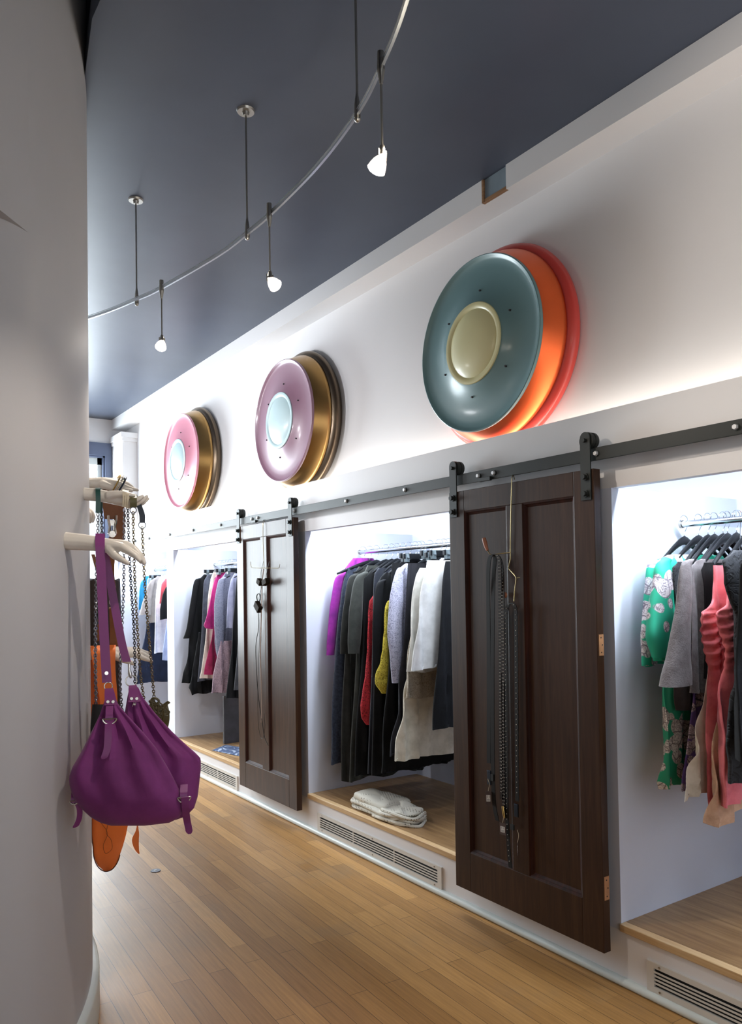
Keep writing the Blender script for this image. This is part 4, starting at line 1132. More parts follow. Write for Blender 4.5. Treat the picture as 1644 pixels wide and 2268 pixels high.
buckle(165, 1772, .06, [(168, 1775, .066), (176, 1790, .066), (176, 1810, .06), (170, 1826, .052), (164, 1833, .048)], .015, .009)

# chains
def chain(name, pts, mat, par, link=.0135, r=.0019, wid=.0048, rot0=0.0, **kw):
    Q = np.array(smooth_path(pts, 160)); d = np.concatenate([[0], np.cumsum(np.linalg.norm(np.diff(Q, axis=0), axis=1))])
    n = max(2, int(d[-1] / (link * .74))); s = np.linspace(0, d[-1], n); C = np.array([np.interp(s, d, Q[:, k]) for k in range(3)]).T
    mb = MB()
    for i in range(n - 1):
        t = C[min(i + 1, n - 1)] - C[i]; t /= np.linalg.norm(t); u = EU - t * (EU @ t); u /= np.linalg.norm(u); w = np.cross(t, u)
        an = rot0 + (PI / 2 if i % 2 else 0) + .35 * math.sin(i * .7); uu = u * math.cos(an) + w * math.sin(an)
        mb.tube([C[i] + link / 2 * math.cos(q) * t + wid * math.sin(q) * uu for q in np.linspace(0, 2 * PI, 10, endpoint=False)], r, 5, closed=True)
    return mb.build(name, mat, par, **kw)
M_chain_s = metal('pewter_chain', '8f9098', .3); M_chain_d = metal('dark_chain', '55565c', .3); M_chain_g = metal('old_gold_chain', '978a6c', .32)
SB2 = B2 + n2 * (265 - 187) * S2
P2 = bag_frame(SB2); PX2 = np.linalg.norm(P2(300, 1500) - P2(299, 1500))
GBG = 'bags hung on the mannequin hands'
def small_bag(lab, px0, px1, py0, py1, w, mat, dep=.035, flap=True, name='shoulder_bag'):
    t = thing(name, lab, 'bag', P2((px0 + px1) / 2, py1, w), GBG)
    v = []; N = 40; n = 16
    for i in range(n):
        u = i / (n - 1); py = py0 + (py1 - py0) * u; g = .86 + .14 * math.sin(PI * u) ; hd = dep * (.35 + .65 * math.sin(PI * (.12 + .8 * u)))
        for k in range(N):
            q = 2 * PI * k / N; c, s = math.cos(q), math.sin(q)
            v.append(P2((px0 + px1) / 2 + (px1 - px0) / 2 * g * math.copysign(abs(c) ** .5, c), py, w + hd * math.copysign(abs(s) ** .7, s)))
    f = [(i * N + k, i * N + (k + 1) % N, (i + 1) * N + (k + 1) % N, (i + 1) * N + k) for i in range(n - 1) for k in range(N)] + [tuple(range(N)), tuple(range((n - 1) * N, n * N))]
    MB().add(v, f).build('body', mat, t, angle=50)
    return t
def loop_strap(name, par, mat, px, py_top, py_bot, hw, wf=.034, wb=-.034, dx=0, P_=None, n=30):
    P_ = P_ or P2
    Q = smooth_path([P_(px + dx, py_bot, wf * .9), P_(px + .5, (py_top * .5 + py_bot * .5), wf), P_(px, py_top + 6, wf * .85), P_(px, py_top, 0), P_(px + 3, py_top + 6, wb * .85), P_(px + 5, (py_top + py_bot) / 2, wb), P_(px + 5 + dx, py_bot, wb * .9)], n)
    return MB().ribbon(Q, [EU * hw] * n, .003).build(name, mat, par, angle=60)
# green strapped bag, its pewter chains drop at the left of the purple strap
M_green = paint('bottle_green_leather', '1f4a44', .35, .06, 9, .04, spec=.6)
t = small_bag('small black bag on pewter chains with a green leather handle, left of the purple bag', 200, 262, 1560, 1690, -.02, paint('black_leather', '1b1a1c', .4, .06, 9, .05))
loop_strap('strap', t, M_green, 217, 1081, 1136, .0088)
chain('chain', [P2(217, 1140, .03), P2(216, 1200, .03), P2(213, 1300, .03), P2(211, 1420, .028), P2(213, 1560, .01)], M_chain_s, t)
chain('chain', [P2(225, 1134, -.03), P2(226, 1200, -.034), P2(220, 1320, -.036), P2(212, 1420, -.036), P2(213, 1600, -.02)], M_chain_d, t)
# cream strapped bag
M_creamlea = paint('cream_leather', 'cfc2a8', .45, .05, 9, .05)
t = small_bag('taupe chain bag on a cream wound strap, behind the purple bag', 268, 330, 1600, 1700, -.05, paint('taupe_leather', '6e655c', .45, .06, 9, .05))
for k in range(3): loop_strap('strap', t, M_creamlea, 274 + 4.4 * k, 1085 + k, 1122 + 2 * k, .0046, .062 + .002 * k, -.05)
chain('chain', [P2(276, 1130, .06), P2(275, 1200, .05), P2(274, 1300, .03), P2(270, 1400, .02), P2(266, 1500, -.02), P2(272, 1600, -.05)], M_chain_s, t)
chain('chain', [P2(283, 1126, -.03), P2(285, 1190, -.034), P2(290, 1290, -.04), P2(297, 1400, -.05), P2(299, 1500, -.06), P2(296, 1600, -.06)], M_chain_d, t, link=.0125)
# khaki coiled strap bag
M_khaki = paint('khaki_leather', '5a5636', .45, .06, 9, .05)
t = small_bag('khaki chain bag on a coiled khaki strap over the fingers', 292, 352, 1610, 1700, -.09, M_khaki)
for k in range(4): loop_strap('strap', t, M_khaki, 290 + 3.6 * k, 1096, 1124, .0034, .075, -.045)
ring_at(P2(295, 1130, .072), .0115, .0018, M_chain_d, t)
chain('chain', [P2(295, 1137, .07), P2(296, 1200, .05), P2(299, 1290, .02), P2(304, 1390, 0), P2(311, 1490, -.05), P2(320, 1560, -.09), P2(322, 1612, -.09)], M_chain_g, t)
# navy strap, long gold chain, olive bag with a bow
M_navy = paint('navy_leather', '1d2836', .4, .06, 9, .04)
M_olivebag = paint('olive_gold_leather', '5c5333', .42, .1, 12, .08)
t = small_bag('small olive bag with a knotted bow, on a gold chain right of the purple bag', 322, 376, 1562, 1612, -.10, M_olivebag, .03)
Q = smooth_path([P2(305, 1108, .0), P2(309, 1122, .02), P2(314, 1140, .022), P2(315, 1158, .02)], 14)
MB().ribbon(Q, [EU * .0095] * 14, .003).build('strap', M_navy, t, angle=60)
Q = smooth_path([P2(305, 1108, .0), P2(310, 1122, -.02), P2(316, 1140, -.024), P2(316, 1158, -.02)], 14)
MB().ribbon(Q, [EU * .009] * 14, .003).build('strap', M_navy, t, angle=60)
ring_at(P2(315, 1163, .02), .013, .0018, M_chain_d, t)
chain('chain', [P2(315, 1170, .02), P2(318, 1240, .016), P2(322, 1310, .01), P2(329, 1400, -.02), P2(336, 1480, -.06), P2(342, 1553, -.09)], M_chain_g, t)
b = MB()
for k in range(9):
    a = random.uniform(0, 1); x0 = 352 + random.uniform(-10, 10)
    b.tube(smooth_path([P2(x0, 1566, -.06), P2(x0 + random.uniform(-20, 22), 1553 + random.uniform(-4, 4), -.05), P2(x0 + random.uniform(-18, 24), 1572 + random.uniform(-4, 14), -.055), P2(x0 + random.uniform(-6, 22), 1590 + random.uniform(-8, 16), -.06)], 16), .0028, 6)
b.tube(smooth_path([P2(332, 1556, -.06), P2(340, 1546, -.05), P2(352, 1552, -.05), P2(346, 1562, -.05), P2(333, 1558, -.06)], 16), .005, 8)
b.build('bow', M_olivebag, t)

# brown leather bag with silver buckle on the third hand
M_cognac = paint('cognac_leather', '8a5632', .48, .1, 14, .12); M_brown = paint('dark_brown_leather', '33251f', .45, .1, 10, .08)
P3 = bag_frame((-1.66, 3.42, 2.0))
t = thing('tote_bag', 'dark brown leather bag with a cognac strap and silver buckle, behind the purple strap', 'bag', P3(240, 1560, 0), GBG)
v = []; N = 36; n = 14
for i in range(n):
    u = i / (n - 1); py = 1284 + (1570 - 1284) * u; hd = .018 + .05 * math.sin(PI * (.05 + .8 * u)); g = .9 + .1 * math.sin(PI * u)
    for k in range(N):
        q = 2 * PI * k / N; c, s = math.cos(q), math.sin(q)
        v.append(P3(230 + 40 * g * math.copysign(abs(c) ** .5, c), py + 3 * math.sin(3 * q), -.40 + hd * math.copysign(abs(s) ** .7, s)))
f = [(i * N + k, i * N + (k + 1) % N, (i + 1) * N + (k + 1) % N, (i + 1) * N + k) for i in range(n - 1) for k in range(N)] + [tuple(range(N)), tuple(range((n - 1) * N, n * N))]
MB().add(v, f).build('body', M_brown, t, angle=50)
st = MB()
Q = smooth_path([P3(240, 1075, .0) + (0, 0, .02), P3(241, 1090, .034), P3(244, 1120, .036), P3(248, 1150, .036)], 16)
st.ribbon(Q, [EU * h for h in np.linspace(.034, .03, 16)], .004)
Q = smooth_path([P3(240, 1075, .0) + (0, 0, .02), P3(252, 1090, -.034), P3(262, 1120, -.036), P3(265, 1150, -.036), P3(263, 1196, -.03)], 16)
st.ribbon(Q, [EU * .024] * 16, .004)
Q = smooth_path([P3(250, 1190, .034), P3(246, 1230, .036), P3(244, 1270, .0), P3(248, 1302, -.05)], 12)
st.ribbon(Q, [EU * .017] * 12, .004)
Q = smooth_path([P3(253, 1346, -.2), P3(254, 1390, -.3), P3(254, 1434, -.33)], 10)
st.ribbon(Q, [EU * .022] * 10, .004)
Q = smooth_path([P3(206, 1228, .02), P3(212, 1250, .024), P3(222, 1290, .03), P3(222, 1350, -.2), P3(216, 1420, -.3)], 12)
st.ribbon(Q, [EU * .007] * 12, .004)
st.build('strap', M_cognac, t, angle=60, label='cognac brown leather strap')
bk = MB()
for sx in (-1, 1):
    bk.tube(smooth_path([P3(249 + sx * 9, 1142, .04), P3(249 + sx * 8, 1156, .044), P3(249 + sx * 5.5, 1168, .044), P3(249 + sx * 8, 1182, .044)], 12), .0055, 8)
bk.obox(P3(249, 1158, .041), EU * .013, EW * .003, EZ * .012)
bk.cyl(P3(249, 1183, .04), P3(249, 1183, .048), .0165, .014, 22)
bk.build('buckle', M_silver, t, angle=40)
MB().tube(smooth_path([P3(246, 1300, -.06), P3(247, 1312, -.08), P3(250, 1322, -.1)], 10), .0055, 8).tube([P3(249, 1333, -.1) + .017 * (math.cos(q) * EU * .7 + math.sin(q) * EZ) for q in np.linspace(0, 2 * PI, 20, endpoint=False)], .0022, 6, closed=True).build('snap_hook', M_silver, t)

# orange bag on the low hand
M_orange = paint('orange_leather', 'f07a30', .5, .05, 10, .08); M_orange2 = paint('orange_edge', '5a2a12', .6, .05, 10, 0)
P4 = bag_frame((-1.62, 3.62, B4[2]))
t = thing('tote_bag', 'orange leather bag, its rounded flap hanging out below the purple bag', 'bag', P4(235, 1930, 0), GBG)
Q = smooth_path([P4(228, 1434, .0) + (0, 0, .008), P4(229, 1446, .038), P4(233, 1490, .04), P4(241, 1555, .04), P4(240, 1640, .04)], 20)
MB().ribbon(Q, [EU * h for h in np.concatenate([np.linspace(.056, .052, 6), np.linspace(.05, .03, 14)])], .004).build('strap', M_orange, t, angle=60)
Q = smooth_path([P4(228, 1434, .0) + (0, 0, .008), P4(224, 1446, -.038), P4(222, 1540, -.04), P4(232, 1640, -.02)], 16)
MB().ribbon(Q, [EU * .05] * 16, .004).build('strap', M_orange, t, angle=60)
v = []; N = 40; rows = [(1640, 216, 286), (1700, 206, 290), (1760, 203, 290), (1815, 203, 286), (1850, 203, 279), (1875, 206, 272), (1895, 208, 265), (1910, 212, 260), (1922, 220, 253), (1929, 230, 243)]
R = np.array(rows, float)
for i in range(26):
    py = 1640 + (1929 - 1640) * i / 25; a, b = np.interp(py, R[:, 0], R[:, 1]), np.interp(py, R[:, 0], R[:, 2])
    for k in range(N):
        q = 2 * PI * k / N; c, s = math.cos(q), math.sin(q); u = i / 25
        v.append(P4((a + b) / 2 + (b - a) / 2 * math.copysign(abs(c) ** .8, c), py, (.045 - .03 * u) * math.copysign(abs(s) ** .7, s) + .012 * math.sin(5 * u + 2 * c)))
f = [(i * N + k, i * N + (k + 1) % N, (i + 1) * N + (k + 1) % N, (i + 1) * N + k) for i in range(25) for k in range(N)] + [tuple(range(N)), tuple(range(25 * N, 26 * N))]
body = MB().add(v, f).build('body', M_orange, t, angle=50)
# dark edge and a stitched loop on the flap
edge = [(203, 1815), (203, 1850), (206, 1876), (207, 1893), (212, 1911), (220, 1923), (232, 1930), (244, 1928), (253, 1921), (261, 1908), (266, 1893)]
MB().tube(smooth_path([P4(x, y, .02) for x, y in edge], 40), .0022, 6).build('flap_edge', M_orange2, body)
MB().tube(smooth_path([P4(224, 1822, .036), P4(238, 1846, .036), P4(229, 1872, .032), P4(234, 1890, .03), P4(248, 1880, .032), P4(246, 1860, .034), P4(236, 1846, .036), P4(240, 1822, .038)], 50), .0009, 5).build('stitching', M_orange2, body)
Q = smooth_path([P4(305, 1815, .02), P4(304, 1840, .02), P4(300, 1860, .02), P4(303, 1880, .02), P4(308, 1891, .02)], 18)
MB().ribbon(Q, [EU * h for h in (.002, .0025, .003, .004, .006, .009, .012, .014, .015, .015, .014, .0125, .011, .009, .0075, .006, .0045, .002)], .004).build('strap_end', M_orange, t, angle=60)
MB().tube(smooth_path([P4(286, 1790, .0), P4(300, 1800, .01), P4(305, 1818, .02)], 10), .003, 6).build('thong', M_orange2, t)

# ------------------------------------------------------------------ belts on the near door
XB = -.118
def D(px, py, x=XB): return on_x(px, py, x)
M_wire = metal('brass_wire', '9d8c62', .35); M_knob = paint('coral_knob', 'b9785c', .5, .1, 12, .05)
t = thing('wire_hook', 'brass wire hook over the top of the near sliding door, with a coral knob', 'hook', D(1133, 1330))
wz = MB(); X2 = -.098
wz.tube(smooth_path([D(1140, 1062, -.045), D(1137, 1052, -.06), D(1135, 1056, -.09), D(1134, 1070, X2), D(1132, 1150, X2), D(1131, 1222, X2)], 30), .0024, 8)
wz.tube([D(1131, 1222, X2), D(1131, 1238, X2), D(1127, 1256, X2), D(1128, 1260, X2 - .01), D(1142, 1276, X2 - .016), D(1144, 1282, X2 - .016), D(1140, 1310, X2 - .01), D(1139, 1332, XB)], .0024, 8)
wz.tube([D(1131, 1224, X2), D(1110, 1226, XB), D(1090, 1229, XB), D(1084, 1226, XB - .004), D(1079, 1216, XB - .008)], .0024, 8)
wz.tube([D(1144, 1280, X2 - .016), D(1152, 1279, X2)], .0016, 6)
wz.build('wire', M_wire, t)
MB().tube([D(1080, 1219, XB - .008), D(1077, 1211, XB - .009), D(1075, 1203, XB - .009), D(1072, 1192, XB - .01)], [.0065, .009, .011, .0095], 12).build('knob', M_knob, t)
MB().ball(D(1120, 1318, X2 - .004), .011, sc=(.7, 1, 1.3)).build('knob', M_knob, t)
M_belt = paint('black_belt_leather', '15110f', .6, .1, 10, .06, spec=.2); M_belt2 = paint('brown_belt_leather', '21150f', .6, .1, 10, .06, spec=.2)
M_card = paint('brown_card', '4a3a38', .6, .04, 10, 0); M_paper = paint('white_sticker', 'd8d6d2', .6, .02, 10, 0); M_ink = paint('ink', '2a2a30', .7, 0, 4, 0)
HY = np.array((0, 1.0, 0))
M_stud = paint('bright_stud', 'cfccc4', .3, .02, 5, 0, spec=.8)
def belt(lab, strands, mat, hw, studs=None, x=XB):
    t = thing('belt', lab, 'belt', D(strands[0][-1][0], strands[0][-1][1], x), 'belts hanging on the near sliding door')
    s = MB()
    for pts in strands:
        Q = smooth_path([D(p[0], p[1], x + (p[2] if len(p) > 2 else 0)) for p in pts], 60)
        s.ribbon(Q, [HY * hw] * 60, .003, 0)
        if studs:
            d = np.concatenate([[0], np.cumsum(np.linalg.norm(np.diff(Q, axis=0), axis=1))])
            for off in studs[1]:
                for q in np.arange(.02, d[-1] - .02, studs[0]):
                    c = np.array([np.interp(q, d, np.array(Q)[:, k]) for k in range(3)]) + HY * off + (-.0022, 0, 0)
                    s.ball(c, .0023, 6, 1)
    s.build('strap', [mat, M_stud], t, angle=50)
    return t
def price_tag(t, px, py, ang=0, w=.0155, h=.029, x=XB - .012, text=True):
    c = D(px, py, x); ca, sa = math.cos(ang), math.sin(ang)
    u = np.array((sa * .9, -ca, 0)); nn = np.array((-ca, -sa * .9, 0))
    card = MB().obox(c, u * w, nn * .0008, EZ * h).build('price_tag', M_card, t, smooth=False, label='brown card price tag with white sticker')
    st_ = MB().obox(c + nn * .0011 - EZ * .002, u * w * .68, nn * .0004, EZ * h * .5).build('sticker', M_paper, card, smooth=False)
    ink = MB(); cc = c + nn * .0017
    for k in range(3): ink.obox(cc - EZ * (.006 + .0035 * k), u * w * (.52 - .06 * (k % 2)), nn * .0001, EZ * .0006)
    if text:                                              # E-2
        z = .0055; s_ = .0042
        ink.obox(cc + u * -.0066 + EZ * z, u * .0006, nn * .0001, EZ * s_)
        for dz in (-s_, 0, s_): ink.obox(cc + u * -.0048 + EZ * (z + dz), u * .0022, nn * .0001, EZ * .0006)
        for du in (-.0006, .0012): ink.obox(cc + u * du + EZ * z, u * .0005, nn * .0001, EZ * .0005)
        for dz in (-s_, 0, s_): ink.obox(cc + u * .0058 + EZ * (z + dz), u * .0022, nn * .0001, EZ * .0006)
        ink.obox(cc + u * .0078 + EZ * (z + s_ / 2), u * .0005, nn * .0001, EZ * s_ / 2).obox(cc + u * .0038 + EZ * (z - s_ / 2), u * .0005, nn * .0001, EZ * s_ / 2)
    ink.build('print', M_ink, card, smooth=False)
    MB().tube(smooth_path([D(px - 1, py - 42, XB - .006), D(px + 2, py - 30, XB - .01), c + EZ * h * 1.05], 10), .0011, 5).build('tag_string', M_creamlea, t)
b1 = belt('plain black double belt hanging leftmost on the near sliding door', [
    [(1093, 1228, -.004), (1086, 1234, -.006), (1082, 1260, -.006), (1082, 1340), (1083, 1500), (1083, 1690)],
    [(1093, 1228, -.004), (1097, 1236, .008), (1094, 1270, .008), (1092, 1340), (1091, 1500), (1092, 1700), (1095, 1780), (1102, 1818)]], M_belt, .0125)
MB().obox(D(1084, 1722, XB), HY * .012, np.array((.004, 0, 0)), EZ * .034).build('buckle', M_gun, b1, smooth=False, bevel=.002)
MB().obox(D(1091, 1722, XB - .004), HY * .009, np.array((.004, 0, 0)), EZ * .016).build('keeper', M_dark, b1, smooth=False)
price_tag(b1, 1082, 1767, .9, w=.0145, h=.031)
b2 = belt('studded dark belt in the middle of the near sliding door', [
    [(1096, 1228, -.004), (1103, 1232, -.006), (1107, 1250, -.006), (1108, 1320), (1109, 1480), (1110, 1640), (1112, 1770)],
    [(1098, 1228, 0), (1106, 1236, .008), (1112, 1262, .008), (1114, 1340), (1115, 1480), (1116, 1650), (1117, 1800)]], M_belt2, .012, (.0155, (-.004, .004)))
MB().tube([D(1114, 1785, XB - .006), D(1116, 1800, XB - .006), D(1118, 1812, XB - .006)], [.006, .0075, .005], 10).build('buckle', M_gold, b2)
price_tag(b2, 1114, 1836, .15, w=.0185, h=.0275)
b3 = belt('studded black belt looped on the lower hook, rightmost on the near sliding door', [
    [(1133, 1335, -.006), (1125, 1342, -.006), (1121, 1370), (1121, 1500), (1122, 1650), (1123, 1790), (1127, 1880), (1131, 1922)],
    [(1133, 1335, -.006), (1140, 1342, -.006), (1143, 1370), (1144, 1500), (1145, 1650), (1146, 1775)]], M_belt, .0115, (.024, (0,)))
MB().obox(D(1144, 1795, XB), HY * .012, np.array((.004, 0, 0)), EZ * .03).build('buckle', M_gun, b3, smooth=False, bevel=.002)
MB().obox(D(1135, 1832, XB - .004), HY * .011, np.array((.004, 0, 0)), EZ * .012).build('keeper', M_dark, b3, smooth=False)
price_tag(b3, 1147, 1880, -.8, w=.0145, h=.0275)

# ------------------------------------------------------------------ cords on the far door
XD = -.112
def E_(px, py, x=XD): return on_x(px, py, x)
t = thing('wire_hook', 'thin cross-shaped wire hook over the top of the far sliding door', 'hook', E_(585, 1260))
wz = MB()
wz.tube(smooth_path([E_(588, 1160, -.045), E_(585, 1152, -.065), E_(583, 1158, -.1), E_(583, 1200, -.102), E_(585, 1258, -.104)], 24), .0024, 6)
wz.tube(smooth_path([E_(555, 1244), E_(557, 1256), E_(566, 1258), E_(600, 1258), E_(617, 1258), E_(620, 1250)], 24), .002, 6)
wz.build('wire', M_wire, t)
M_beige = paint('beige_cord', 'b39f92', .7, .06, 12, .1); M_cordb = paint('black_cord', '1c1a19', .5, .05, 12, .05)
def cord(lab, pts, r, mat, n=70, closed=False):
    return MB().tube(smooth_path([E_(*p) for p in pts], n), r, 6).build('cord_necklace', mat, label=lab, cat='necklace', group='necklaces on the far sliding door')
cord('beige rope necklace hanging straight down the far sliding door', [(584, 1260), (581, 1290), (580, 1330), (578, 1400), (577, 1450), (579, 1520), (580, 1570), (579, 1600)], .0042, M_beige)
cord('thin black cord necklace curving to the middle of the far sliding door', [(572, 1350), (573, 1390), (567, 1430), (569, 1500), (574, 1555), (581, 1600), (586, 1632), (594, 1651)], .0028, M_cordb)
cord('looped dark cord with its bend at the bottom left of the far sliding door', [(580, 1262), (576, 1360), (574, 1440), (571, 1530), (572, 1600), (577, 1630), (583, 1634), (587, 1610), (585, 1580)], .0016, M_cordb)
cord('fine cord hanging beside the middle stile of the far sliding door', [(587, 1262), (587, 1330), (588, 1400), (588, 1480)], .0014, M_beige)
M_pend = paint('dark_horn', '2a2018', .7, .1, 14, .05, spec=.1)
def pendant(px, py, a, lab, w=.021, h=.017):
    t = thing('pendant', lab, 'pendant', E_(px, py), 'dark pendants on the far sliding door')
    ca, sa = math.cos(a), math.sin(a)
    MB().obox(E_(px, py, XD - .012), (HY * ca + EZ * sa) * w, np.array((.018, 0, 0)), (-HY * sa + EZ * ca) * h).build('block', M_pend, t, smooth=False, bevel=.003)
    MB().tube(smooth_path([E_(px, py, XD - .004) + EZ * h, E_(px + 2, py - 22, XD), E_(px + 8, py - 46, XD)], 10), .0016, 5).build('cord', M_cordb, t)
pendant(576, 1289, .5, 'left small dark pendant high on the far sliding door', .026, .02)
pendant(589, 1289, -.3, 'right small dark pendant high on the far sliding door', .034, .02)
pendant(572, 1344, .7, 'larger dark pendant below the wire hook of the far sliding door', .04, .026)
MB().tube(smooth_path([E_(572, 1340), E_(569, 1322), E_(572, 1315), E_(577, 1320), E_(574, 1336)], 20), .0042, 6).build('cord_knot', M_cordb, label='black cord knot just above the larger pendant of the far door', cat='cord')

# ------------------------------------------------------------------ on the platforms
M_crochet = None
def crochet_mat():
    m, nt, b = _bsdf('white_crochet')
    v = _coords(nt, (1, 1, 1), (0, 0, .5))
    vo = nt.nodes.new('ShaderNodeTexVoronoi'); vo.inputs['Scale'].default_value = 62; vo.inputs['Randomness'].default_value = .15
    nt.links.new(v, vo.inputs['Vector'])
    nz = _noise(nt, v, 7, 2)
    mth = nt.nodes.new('ShaderNodeMath'); mth.operation = 'MULTIPLY'
    nt.links.new(_ramp(nt, vo.outputs['Distance'], [(.22, (1, 1, 1)), (.32, (0, 0, 0))]), mth.inputs[0])
    nt.links.new(_ramp(nt, nz, [(.44, (0, 0, 0)), (.5, (1, 1, 1))]), mth.inputs[1])
    nt.links.new(_mix(nt, mth.outputs[0], 'c9c3b4', '6e675a'), b.inputs['Base Color'])
    b.inputs['Roughness'].default_value = .9
    _bump(nt, b, vo.outputs['Distance'], -.8, .006); return m
M_crochet = crochet_mat()
t = thing('folded_crochet', 'folded white crochet garment lying on the wooden platform between the doors', 'folded garment', (.18, 3.95, NZ0))
def layer(cx, cy, z0, hx, hy, h, rot, seed, hump=.0, n=26):
    """soft rounded fold"""
    rs = np.random.RandomState(seed); v = []; M = 48
    prof = [(.0, .0), (.9, .0), (1.0, .18), (1.02, .5), (.99, .82), (.9, 1.0), (.6, 1.06), (.3, 1.08), (.0, 1.08)]
    ca, sa = math.cos(rot), math.sin(rot); f = []
    for r, zz in prof:
        for k in range(M):
            q = 2 * PI * k / M; c, s = math.cos(q), math.sin(q)
            x = hx * r * math.copysign(abs(c) ** .6, c); y = hy * r * math.copysign(abs(s) ** .6, s)
            wob = 1 + .05 * math.sin(3 * q + seed) + .03 * math.sin(7 * q + 2 * seed)
            x *= wob; y *= wob
            z = z0 + h * zz * (1 + hump * y / hy) + .006 * r * math.sin(4 * q + seed) * (zz > .1) + .004 * math.sin(22 * x + seed) * (zz > .5)
            v.append((cx + x * ca - y * sa, cy + x * sa + y * ca, max(z, NZ0 + .0005)))
    m = len(prof)
    f = [(i * M + k, i * M + (k + 1) % M, (i + 1) * M + (k + 1) % M, (i + 1) * M + k) for i in range(m - 1) for k in range(M)]
    return v, f
pc = on_z(860, 1800, NZ0)
mb = MB()
for cx, cy, z0, hx, hy, h, rot, sd, hp in ((pc[0], pc[1] - .00, NZ0, .135, .30, .028, -.05, 1, .1), (pc[0] - .01, pc[1] + .02, NZ0 + .026, .125, .275, .026, -.02, 2, .25), (pc[0] + .01, pc[1] + .085, NZ0 + .048, .12, .19, .035, .08, 3, .3), (pc[0] + .0, pc[1] - .15, NZ0 + .046, .10, .13, .022, .1, 6, .1)):
    v, f = layer(cx, cy, z0, hx, hy, h, rot, sd, hp); mb.add(v, f)
mb.build('folds', M_crochet, t, angle=80)
mb = MB()
for k in range(5):
    y0 = pc[1] - .12 - .03 * k
    z = NZ0 + .012 + .015 * (k % 4)
    mb.tube(smooth_path([(pc[0] - .13 + .01 * k, pc[1] - .02 - .02 * k, z), (pc[0] - .135 + .015 * (k % 2), pc[1] - .16, z + .006), (pc[0] - .07 + .02 * (k % 3), pc[1] - .31 - .012 * k, z * .98), (pc[0] + .06, pc[1] - .30, z)], 24), .0105, 8)
mb.build('rolled_edges', M_crochet, t)

# dark picture and papers in the niche beyond the far door
M_pic = paint('charcoal_print', '4a4a50', .45, .3, 7, 0)
t = thing('framed_picture', 'dark grey framed picture standing on the platform beyond the far door', 'picture', (.62, 6.9, NZ0))
c0 = on_z(497, 1648, NZ0); c1 = on_z(560, 1655, NZ0)
xa, ya = c0[0], c0[1]
MB().box(xa, xa + .62, ya, ya + .03, NZ0, NZ0 + .44).build('panel', M_pic, t, smooth=False, bevel=.003)
MB().box(xa + .16, xa + .42, ya - .002, ya, NZ0 + .10, NZ0 + .36).build('figure', paint('dim_figure', '2b2b30', .5, .4, 5, 0), t, smooth=False)
t = thing('flyer', 'loose dark blue printed flyer lying on the platform beyond the far door', 'paper', on_z(505, 1660, NZ0))
q = [on_z(470, 1662, NZ0 + .002), on_z(500, 1650, NZ0 + .002), on_z(560, 1660, NZ0 + .002), on_z(530, 1675, NZ0 + .002)]
MB().add([tuple(p) for p in q] + [tuple(p + (0, 0, .003)) for p in q], [(0, 1, 2, 3), (4, 5, 6, 7), (0, 1, 5, 4), (1, 2, 6, 5), (2, 3, 7, 6), (3, 0, 4, 7)]).build('sheet', lace('printed_flyer', '3a4a6a', 'aab4c4', 9), t, smooth=False)
# ------------------------------------------------------------------ light
def area(name, loc, target, sx, sy, power, col, spread=PI):
    l = bpy.data.lights.new(name, 'AREA'); l.shape = 'RECTANGLE'; l.size = sx; l.size_y = sy; l.energy = power; l.color = col; l.spread = spread
    o = bpy.data.objects.new(name, l); COL.objects.link(o); o.location = loc
    d = Vector(target) - Vector(loc); o.rotation_euler = d.to_track_quat('-Z', 'Y').to_euler(); return o
area('daylight_end', (-1.7, 9.75, 2.1), (-1.7, 0, 1.7), 3.9, 2.9, 760, (.84, .94, 1.0))
area('daylight_front', (-2.2, -2.85, 1.8), (-2.2, 3, 1.7), 3.4, 2.4, 30, (1.0, .95, .88))
for (y0, y1), p in zip(NICHES, (48, 47, 36, 30)):
    area('niche_strip', (.10, (y0 + y1) / 2, 2.255), (.42, (y0 + y1) / 2, 1.0), y1 - y0 - .06, .06, p, (.80, .89, 1.0))
area('ledge_fill', (.085, 4.2, 2.372), (.10, 4.2, 3.5), 10.0, .03, 15, (1, .91, .8))        # added unseen fill behind the ledge lip, for the glow on the drums
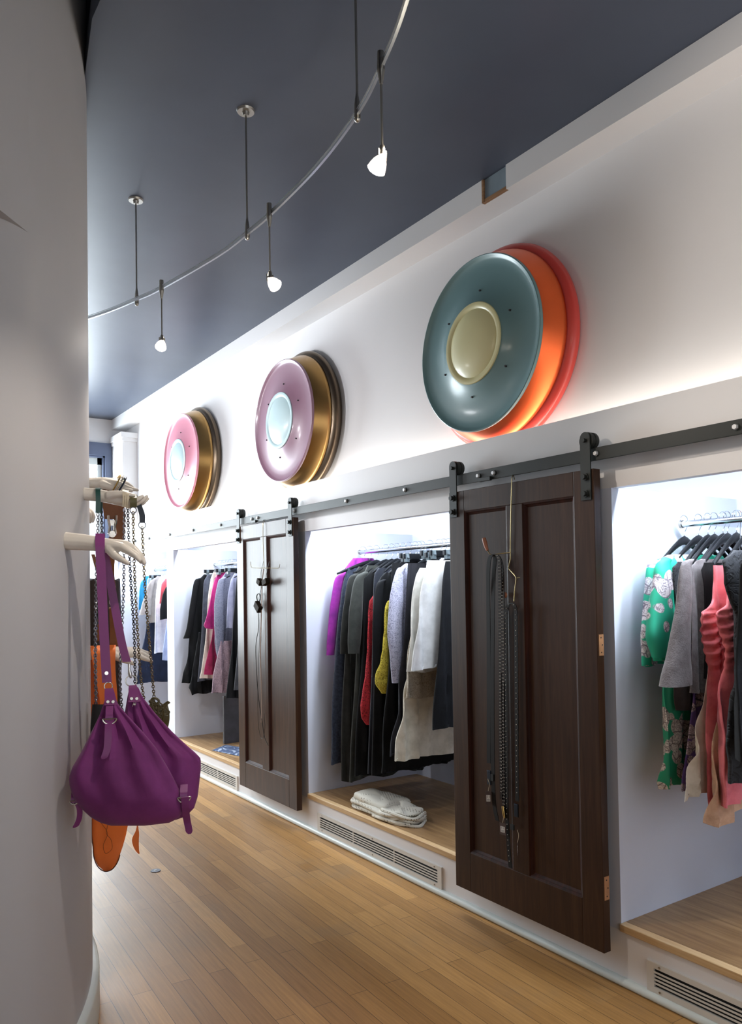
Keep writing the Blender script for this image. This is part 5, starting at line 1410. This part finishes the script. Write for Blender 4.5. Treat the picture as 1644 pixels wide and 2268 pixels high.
for i, (o, a) in enumerate(LAMPS):  # spots of the seen lamps, then of the added unseen ones
    l = bpy.data.lights.new('halogen', 'SPOT'); l.energy = (45, 55, 60)[i] if i < 3 else (58 if i < 6 else 30); l.color = (1, .88, .76) if i < 3 or i > 5 else (.95, .96, 1); l.spot_size = math.radians((95, 95, 66)[i] if i < 3 else 130 if i < 6 else 95); l.spot_blend = .6; l.shadow_soft_size = .02
    q = bpy.data.objects.new('halogen', l); COL.objects.link(q); q.location = o + a * .052
    q.rotation_euler = Vector(a).to_track_quat('-Z', 'Y').to_euler()
for i, (o, a) in enumerate(LAMPS[:3]):                                          # light leaking back through the glass reflectors
    l = bpy.data.lights.new('halogen_spill', 'POINT'); l.energy = (3, 3, .7)[i]; l.color = (1, .86, .66); l.shadow_soft_size = .024
    q = bpy.data.objects.new('halogen_spill', l); COL.objects.link(q); q.location = o - a * .024
W = bpy.data.worlds.new('world'); SC.world = W; W.use_nodes = True
nt = W.node_tree; bg = nt.nodes['Background']
bg.inputs['Color'].default_value = (.82, .9, 1, 1); bg.inputs['Strength'].default_value = 1.5

# ------------------------------------------------------------------ camera
cd = bpy.data.cameras.new('camera'); co = bpy.data.objects.new('camera', cd); COL.objects.link(co)
cd.sensor_fit = 'VERTICAL'; cd.sensor_height = 36; cd.lens = F / 2268 * 36
cd.shift_x = 0; cd.shift_y = (PY - 1134) / 2268; cd.clip_start = .05
m = np.eye(4); m[:3, 0] = ROT[:, 0]; m[:3, 1] = -ROT[:, 1]; m[:3, 2] = -ROT[:, 2]; m[:3, 3] = CAM
co.matrix_world = Matrix(m.tolist())
SC.camera = co
SC.view_settings.view_transform = 'Standard'; SC.view_settings.look = 'None'
SC.view_settings.gamma = 1; SC.view_settings.use_curve_mapping = False
SC.view_settings.exposure = 0.0
SC.cycles.max_bounces = 8; SC.cycles.diffuse_bounces = 4; SC.cycles.glossy_bounces = 4
SC.cycles.transparent_max_bounces = 12
SC.cycles.sample_clamp_indirect = 6; SC.cycles.caustics_reflective = False; SC.cycles.caustics_refractive = False
SC.cycles.use_denoising = True
